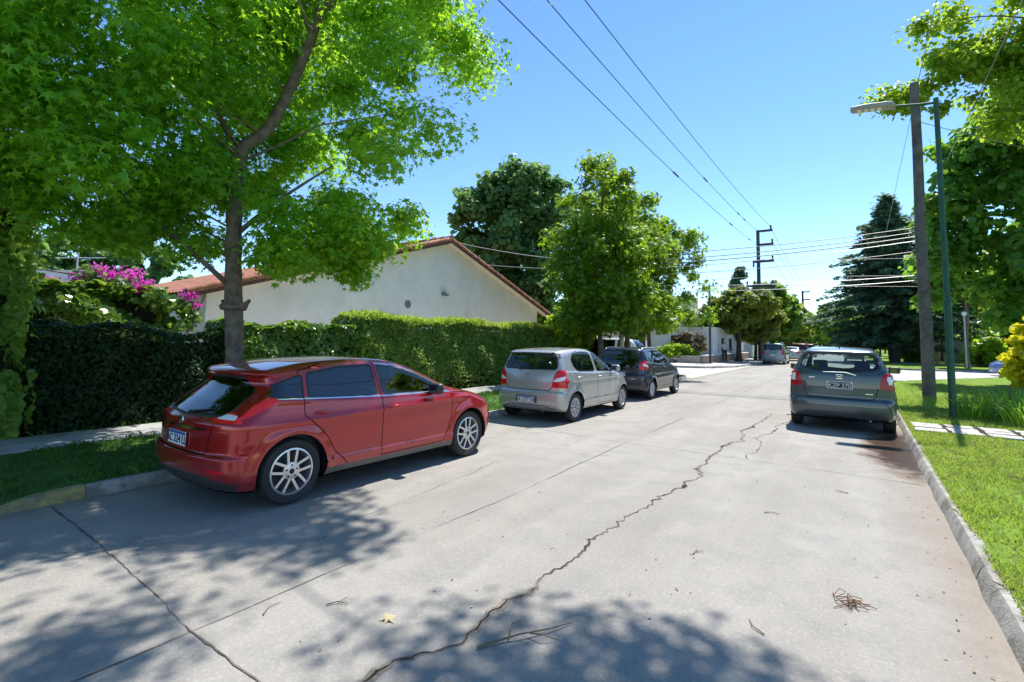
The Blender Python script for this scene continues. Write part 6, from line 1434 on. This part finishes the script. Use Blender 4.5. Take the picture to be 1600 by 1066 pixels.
post('utility_pole', 'distant pole far along the left pavement', -7.4, 95, 10.5, STEELD, .2, .15, ((10.3, -.1, 1.1, ()), (9.0, -.1, 1.1, ())))
WIREM = mat('cable_black', (.02, .03, .05), .5, var=.1)
WIREG = mat('cable_pale', (.36, .36, .36), .4, var=.1)
def wire(label, pts, r, sag, m, group, bumps=()):
    P = []
    for a, b in zip(pts[:-1], pts[1:]):
        a, b = np.array(a, float), np.array(b, float)
        for t in np.linspace(0, 1, 25)[:-1]: p = a + (b - a) * t; p[2] -= sag * 4 * t * (1 - t); P.append(p)
    P.append(np.array(pts[-1], float)); q = MB(); q.tube(P, r, 5)
    for t in bumps: i = int(t * (len(P) - 1)); q.tube([P[i], P[i] * .7 + P[i + 1] * .3], r * 3, 6)
    return tag(q.build('overhead_wire', m, None, smooth=True), label, 'cable', group)
GW = 'overhead wires running along the street'; GX = 'overhead wires crossing the street'
def main_wire(lab, px, py, pz, x2, z8, y8, bumps):
    # passes (x2, y8, z8) and ends on the pole at (px, py, pz); continues behind the camera
    y0 = -16; sl = (pz - z8) / (py - y8); wire(lab, [(x2 + (x2 - px) * .2, y0, z8 + 1.1), (px, py, pz)], .014, 1.25 * 0 + .9, WIREM, GW, bumps)
main_wire('lowest of the three street wires above the big tree', UX, UY, 10.9, -6.45, 9.15, 8.4, (.62, .8, .92))
main_wire('middle one of the three street wires meeting the corner pole', UX, UY, 12.25, -6.1, 9.95, 9.2, (.7, .86, .9))
main_wire('topmost of the three street wires, on the pole arm tip', UX + 1.1, UY, 12.6, -5.5, 10.0, 9.0, ())
for lab, x, z in (('lower far wire running on past the corner pole', UX + 1.2, 9.7), ('middle far wire running on past the corner pole', UX + 1.2, 11.3), ('upper far wire running on past the corner pole', UX + 1.1, 12.6)):
    wire(lab, [(x, UY, z), (-6.4, 95, z - 1.8)], .016, .9, WIREM, GW)
wire('thin wire along the right pavement above the wooden pole', [(2.0, -20, 11.2), (2.0, 20.2, 10.98), (2.1, 70, 10.4)], .012, .1, WIREG, GW)
wire('thin wire passing behind the hanging branches on the right', [(3.5, 8, 10.4), (3.4, 27, 9.75), (3.4, 70, 9.0)], .012, .15, WIREG, GW)
for lab, z1, z2, r, m in (('highest of the wires crossing from the wooden pole', 5.49, 5.25, .017, WIREM), ('second highest wire crossing from the wooden pole', 5.34, 4.98, .020, WIREM), ('third crossing wire, just under the two highest', 5.20, 4.82, .024, WIREM), ('fourth crossing wire, in the middle of the bundle', 5.06, 4.66, .014, WIREG),
                       ('fifth crossing wire, alone under the bundle', 4.72, 4.40, .015, WIREM), ('upper of the two lowest wires crossing the street', 3.94, 4.02, .014, WIREG), ('lowest wire crossing the street to the wooden pole', 3.78, 3.78, .014, WIREG)):
    wire(lab, [(1.74, 20.18, z1), (-8.0, 19.25, z2)], r * .75, .16, m, GX)
for lab, z1, z2 in (('upper wire from the far corner pole across the side street', 9.6, 8.6), ('middle wire from the far corner pole across the side street', 8.0, 7.6), ('lower wire from the far corner pole across the side street', 7.2, 6.4)):
    wire(lab, [(UX, UY, z1), (30, 53, z2)], .018, .5, WIREM, 'overhead wires of the side street')
    wire(lab.replace('across the side street', 'toward the corner house'), [(UX, UY, z1 - .05), (-42, 40, z2)], .018, .5, WIREM, 'overhead wires of the side street')
wire('upper pale wire from the concrete post to the gabled house ridge', [(-8.0, 19.25, 4.95), (-15.0, 15.0, 6.05)], .014, .25, WIREG, GX)
wire('lower pale wire from the concrete post past the gabled house', [(-8.0, 19.25, 4.75), (-17.0, 17.2, 5.6)], .014, .25, WIREG, GX)
wire('service wire from the wooden pole to the right hand garden', [(1.76, 20.18, 9.0), (9.5, 27, 7.8)], .012, .2, WIREG, GX)

# ---------------------------------------------------------------- distant vehicles
def far_car(label, paint, shape, loc, rz, H, L, hw, wb, h=.055, group='vehicles parked far down the street', glass=GL_D):
    root = thing('parked_car', label, 'car', loc, rz, group); fo = .80; ro = L - wb - fo; r = .31
    yr, yf = -ro, wb + fo
    if shape == 'van':
        T = [(yr - .3, H - .06), (yr + .1, H - .02), (wb * .4, H), (wb * .75, H - .08), (wb * .95, H - .42), (wb + .1, 1.12), (wb + .5, 1.0), (yf - .05, .72), (yf + .2, .5)]
        YR = [(0, yr + .2), (.3, yr + .02), (.5, yr), (.9, yr + .02), (H - .1, yr + .14), (H + .2, yr + .3)]; bz = 1.12; rw = [(-.1, bz + .04), (hw - .18, bz + .04), (hw - .26, H - .14), (-.1, H - .12)]
    elif shape == 'suv':
        T = [(yr - .3, H - .1), (yr + .2, H - .03), (wb * .35, H), (wb * .6, H - .05), (wb * .8, H - .35), (wb * .98, 1.12), (wb + .5, 1.0), (yf - .05, .78), (yf + .2, .5)]
        YR = [(0, yr + .2), (.3, yr + .03), (.55, yr), (.7, yr + .05), (1.05, yr + .08), (H - .12, yr + .34), (H + .2, yr + .5)]; bz = 1.08; rw = [(-.1, bz + .05), (hw - .18, bz + .05), (hw - .28, H - .16), (-.1, H - .14)]
    else:
        T = [(yr - .3, .98), (yr + .05, 1.04), (yr + .5, 1.06), (-.1, 1.12), (.15, 1.26), (.5, H - .06), (.9, H), (1.2, H - .02), (1.6, H - .2), (2.05, 1.02), (2.5, .95), (yf - .05, .68), (yf + .2, .5)]
        YR = [(0, yr + .2), (.3, yr + .03), (.5, yr), (.65, yr + .04), (1.0, yr + .08), (1.2, yr + .12), (H + .2, yr + .3)]; bz = .95; rw = None
    fd = [(wb * .42, .3), (wb * .8, .3), (wb * .86, .9), (wb * .6, H - .06), (wb * .42, H - .04)]
    wy = .15 if shape == 'sedan' else yr + .35
    feats = [dict(name='front_door', pl='side', poly=fd, frm=['body']), dict(name='rear_door', pl='side', poly=[(.42, .3), (wb * .42, .3), (wb * .42, H - .04), (.25, H - .05), (.12, 1.0), (.30, .6)], frm=['body']),
             dict(name='side_window_f', pl='side', poly=[(wb * .45, bz + .03), (wb * .84, bz + .02), (wb * .60, H - .16), (wb * .45, H - .11)], rnd=.04), dict(name='side_window_r', pl='side', poly=[(wy, bz + .06), (wb * .39, bz + .03), (wb * .39, H - .11), (max(wy + .15, .35 if shape == 'sedan' else wy), H - .14)], rnd=.05),
             dict(name='windscreen', pl='top', poly=[(-.1, wb * .98), (hw - .22, wb * .93), (hw - .32, wb * .64), (-.1, wb * .6)] if shape != 'van' else [(-.1, wb * 1.05), (hw - .2, wb), (hw - .28, wb * .82), (-.1, wb * .79)]),
             dict(name='tail_light', pl='rear', poly=[(hw - .22, .78), (hw + .1, .78), (hw + .1, bz + .12), (hw - .18, bz + .1)], frm=['body'], ex=lambda P: P[:, 1] < yr + .45)]
    if rw: feats.append(dict(name='rear_window', pl='rear', poly=rw, ex=lambda P: P[:, 1] < yr + .7))
    else: feats.append(dict(name='rear_window', pl='top', poly=[(-.1, -.06), (hw - .22, -.02), (hw - .3, .42), (-.1, .44)]))
    und = {k: v for k, v in UNDER.items() if v in ('front_door', 'rear_door')}
    S = basespec(H=H, hw=hw, wb=wb, r=r, rim=.20, tw=.18, track=hw - .025, wheel='disc', h=h, ycab=wb * .75, zb=.2, W=[(yr - .2, hw - .06), (yr + .4, hw - .01), (wb * .5, hw), (wb, hw - .005), (yf, hw - .08)], T=T, YR=YR,
                 YF=[(0, yf - .15), (.25, yf - .03), (.5, yf), (.7, yf - .05), (.85, yf - .3), (1.1, wb + .1), (H + .2, wb - .3)], belt=[(yr - .2, bz), (yf, bz - .02)], inset=[(0, .09), (.2, .05), (.32, .015), (.5, 0), (.75, 0), (.92, .02), (1.2, .03)],
                 tumble=.3, plan_r=.12, plan_f=.36, ymid=.6, cabin=False, mats=car_mats(paint, glass, glass, glass), features=feats, seams=[])
    S['under'] = und
    F, made = build_car(S, root)
    for s in (1, -1): mirror(root, hw - .05, wb * .78, bz + .05, BLK, s)
    plate(root, F, .75 if shape != 'sedan' else .62, yr, '    ', blue=False)
    if shape in ('van', 'suv'):
        for s in (1, -1):
            q = MB(); q.tube([(s * (hw - .3), yr + .4, H - .06), (s * (hw - .3), yr + .5, H + .05), (s * (hw - .3), wb * .5, H + .05), (s * (hw - .3), wb * .55, H - .04)], .02, 6); q.build('roof_rail', mat('rail_silver', (.55, .56, .58), .35, .6), root)
    return root
WHP = carpaint('white_paint', (.66, .66, .65), .0, .4); DRP = carpaint('dark_red_paint', (.16, .022, .022), .3, .35); BLP = carpaint('light_blue_paint', (.13, .22, .42), .3, .35); DBP = carpaint('blue_paint', (.03, .09, .24), .3, .35); BGP = carpaint('blue_grey_paint', (.20, .25, .29), .4, .36)
far_car('blue grey estate van with roof rails past the olive tree', BGP, 'van', (-5.72, 45.6, 0), 0, 1.72, 4.1, .86, 2.65)
far_car('silver sedan parked in front of the blue grey van', SILP, 'sedan', (-5.55, 56.0, 0), 0, 1.42, 4.3, .86, 2.55)
far_car('dark red off road car beyond the silver sedan', DRP, 'suv', (-5.6, 66.0, 0), 0, 1.75, 4.3, .9, 2.65)
far_car('second dark red car, the one farther away', DRP, 'suv', (-5.5, 76, 0), 0, 1.72, 4.3, .9, 2.65, h=.07)
far_car('white car far away above the roof of the dark grey hatchback', WHP, 'suv', (-.4, 62.0, 0), 0, 1.66, 4.2, .88, 2.6)
far_car('pale green car farthest away in the left row', carpaint('pale_green_paint', (.35, .45, .42), .2, .4), 'sedan', (-5.3, 92, 0), 0, 1.45, 4.3, .86, 2.55, h=.07)
far_car('light blue car half hidden by the golden shrub', BLP, 'suv', (9.7, 41.2, 0), R(96), 1.45, 3.9, .84, 2.5, group='cars parked in the side street')
far_car('blue hatchback parked under the street trees past the hedge', DBP, 'suv', (-14.6, 27.0, 0), R(88), 1.5, 3.9, .84, 2.5, group='cars parked in the side street')
far_car('white van parked in the side street before the corner house', WHP, 'van', (-14.0, 30.9, 0), R(-92), 1.85, 4.3, .88, 2.7, group='cars parked in the side street')

# ---------------------------------------------------------------- the walking man
def skin_mesh(name, V, E, rad, m, parent, lv=2, root=0):
    me = bpy.data.meshes.new(name); me.from_pydata(V, E, []); o = bpy.data.objects.new(name, me); C.objects.link(o)
    o.modifiers.new('skin', 'SKIN'); s = o.modifiers.new('sub', 'SUBSURF'); s.levels = s.render_levels = lv
    for i, r in enumerate(rad): me.skin_vertices[0].data[i].radius = (r, r) if np.isscalar(r) else r
    me.skin_vertices[0].data[root].use_root = True
    bpy.context.view_layer.update(); e = o.evaluated_get(bpy.context.evaluated_depsgraph_get()); nm = bpy.data.meshes.new_from_object(e)
    C.objects.unlink(o); bpy.data.objects.remove(o)
    nm.polygons.foreach_set('use_smooth', np.ones(len(nm.polygons), bool)); nm.materials.clear(); return link_mesh(name, nm, m, parent)
def man():
    SK = mat('skin_tone', (.42, .24, .16), .6, var=.08); SHIRT = mat('light_grey_shirt', (.50, .53, .54), .85, var=.1); TRO = mat('dark_trousers', (.03, .032, .036), .9, var=.2); HAT = mat('pale_cap', (.60, .58, .52), .8); SHOE = mat('black_shoe', (.015, .014, .013), .5)
    root = thing('person', 'man in light grey shirt and dark trousers walking away on the corner pavement', 'person', (-9.0, 43.2, KH), R(8))
    V = [(0, 0, .95), (0, .01, 1.10), (0, .01, 1.28), (0, -.005, 1.42), (0, .0, 1.50), (0, .02, 1.57), (0, .025, 1.66),
         (.095, 0, .90), (.10, .06, .50), (.10, .02, .10), (.105, .13, .05), (-.095, 0, .90), (-.10, -.02, .50), (-.10, -.16, .12), (-.105, -.07, .045),
         (.185, -.005, 1.40), (.25, -.05, 1.14), (.24, .03, .90), (.235, .06, .83), (-.185, -.005, 1.40), (-.25, .03, 1.14), (-.245, .12, .90), (-.24, .15, .83)]
    E = [(0, 1), (1, 2), (2, 3), (3, 4), (4, 5), (5, 6), (0, 7), (7, 8), (8, 9), (9, 10), (0, 11), (11, 12), (12, 13), (13, 14), (3, 15), (15, 16), (16, 17), (17, 18), (3, 19), (19, 20), (20, 21), (21, 22)]
    rad = [(.15, .11), (.14, .10), (.16, .115), (.13, .09), (.055, .055), (.075, .085), (.085, .095), .085, .062, .042, .035, .085, .062, .042, .035, .065, .045, .034, .03, .065, .045, .034, .03]
    skin_mesh('body', V, E, rad, SK, root)
    i = [0, 1, 2, 3, 15, 16, 19, 20]; mp = {a: k for k, a in enumerate(i)}
    skin_mesh('shirt', [V[a] if a else (0, 0, .93) for a in i], [(mp[a], mp[b]) for a, b in E if a in mp and b in mp], [(.175, .135), (.165, .125), (.185, .14), (.15, .11), .085, .062, .085, .062], SHIRT, root)
    i = [0, 7, 8, 9, 11, 12, 13]; mp = {a: k for k, a in enumerate(i)}
    skin_mesh('trousers', [V[a] for a in i], [(mp[a], mp[b]) for a, b in E if a in mp and b in mp], [(.165, .125), .105, .08, .064, .105, .08, .064], TRO, root)
    for a in (10, 14):
        x, y, z = V[a]; q = MB(); q.obox((x, y - .04, .045), ((1, 0, 0), (0, 1, 0), (0, 0, 1)), (.048, .14, .045)); q.build('shoe', SHOE, root, bevel=.03, seg=3, smooth=True)
    for s, a in ((1, 18), (-1, 22)):
        for k in range(4):
            x, y, z = V[a]; y += (k - 1.5) * .021; L = (.075, .085, .08, .062)[k]; q = MB(); q.tube([(x, y, z + .01), (x - s * .004, y, z - L * .5), (x - s * .018, y + .004, z - L)], [.0105, .0095, .007], 6); q.build('finger', SK, root, smooth=True)
        x, y, z = V[a]; q = MB(); q.tube([(x - s * .01, y + .03, z + .03), (x - s * .02, y + .052, z - .005), (x - s * .022, y + .055, z - .03)], [.012, .0105, .008], 6); q.build('thumb', SK, root, smooth=True)
    q = MB(); q.lathe([(.105, 1.66), (.107, 1.70), (.09, 1.745), (.05, 1.765), (0, 1.77)], 18, 'z', (0, .025, 0)); q.obox((0, .15, 1.675), ((1, 0, 0), (0, 1, -.15), (0, .15, 1)), (.075, .06, .008)); q.build('cap', HAT, root, smooth=True, angle=50)
    q = MB()
    for s in (1, -1): q.lathe([(0, .012 * s), (.02, .008 * s), (.028, 0)], 10, 'x', (s * .088, .02, 1.61))
    q.lathe([(0, .03), (.014, .012), (.016, 0)], 8, 'y', (0, .10, 1.605)); q.build('ears_and_nose', SK, root, smooth=True)
man()
# ---------------------------------------------------------------- camera, sun and sky
def make_camera():
    yaw, pitch, roll = R(35.18), R(4.46), R(1.02)
    d = Vector((-math.sin(yaw) * math.cos(pitch), math.cos(yaw) * math.cos(pitch), math.sin(pitch)))
    r = Vector((math.cos(yaw), math.sin(yaw), 0)); u = r.cross(d)
    r, u = math.cos(roll) * r + math.sin(roll) * u, -math.sin(roll) * r + math.cos(roll) * u
    cam = bpy.data.cameras.new('camera'); o = bpy.data.objects.new('camera', cam); C.objects.link(o)
    M = Matrix.Identity(4)
    for i in range(3): M[i][0], M[i][1], M[i][2] = r[i], u[i], -d[i]
    M[0][3], M[1][3], M[2][3] = 0, 0, 1.682
    o.matrix_world = M
    cam.sensor_fit = 'HORIZONTAL'; cam.sensor_width = 36; cam.lens = 767.1 / 1600 * 36
    cam.shift_y = -63.17 / 1600; cam.clip_start = .05; cam.clip_end = 3000
    scene.camera = o
make_camera()
SUN_EL, SUN_AZ = R(60), R(5)         # azimuth from +Y towards +X
def light():
    sd = Vector((math.sin(SUN_AZ) * math.cos(SUN_EL), math.cos(SUN_AZ) * math.cos(SUN_EL), math.sin(SUN_EL)))
    L = bpy.data.lights.new('sun', 'SUN'); L.energy = 5.0; L.angle = R(.53); L.color = (1.0, .965, .90)
    o = bpy.data.objects.new('sun', L); C.objects.link(o); o.rotation_euler = sd.to_track_quat('Z', 'Y').to_euler(); o.location = sd * 60
    w = bpy.data.worlds.new('World'); scene.world = w; w.use_nodes = True; nt = w.node_tree
    bg = nt.nodes['Background']; sk = nt.nodes.new('ShaderNodeTexSky'); sk.sky_type = 'NISHITA'; sk.sun_disc = False
    sk.sun_elevation = SUN_EL; sk.sun_rotation = SUN_AZ; sk.air_density = .9; sk.dust_density = 0; sk.ozone_density = 3.2; sk.altitude = 0
    hs = nt.nodes.new('ShaderNodeHueSaturation'); hs.inputs['Saturation'].default_value = 1.12
    nt.links.new(sk.outputs[0], hs.inputs['Color']); nt.links.new(hs.outputs[0], bg.inputs[0]); bg.inputs[1].default_value = .15
light()
vs = scene.view_settings
vs.view_transform = 'Standard'; vs.look = 'None'; vs.exposure = .74; vs.gamma = 1; vs.use_curve_mapping = False
cy = scene.cycles if hasattr(scene, 'cycles') else None
scene.render.engine = 'CYCLES'
scene.cycles.max_bounces = 8; scene.cycles.transparent_max_bounces = 12; scene.cycles.use_denoising = True
scene.cycles.diffuse_bounces = 3; scene.cycles.glossy_bounces = 4; scene.cycles.transmission_bounces = 4
scene.cycles.sample_clamp_indirect = 6
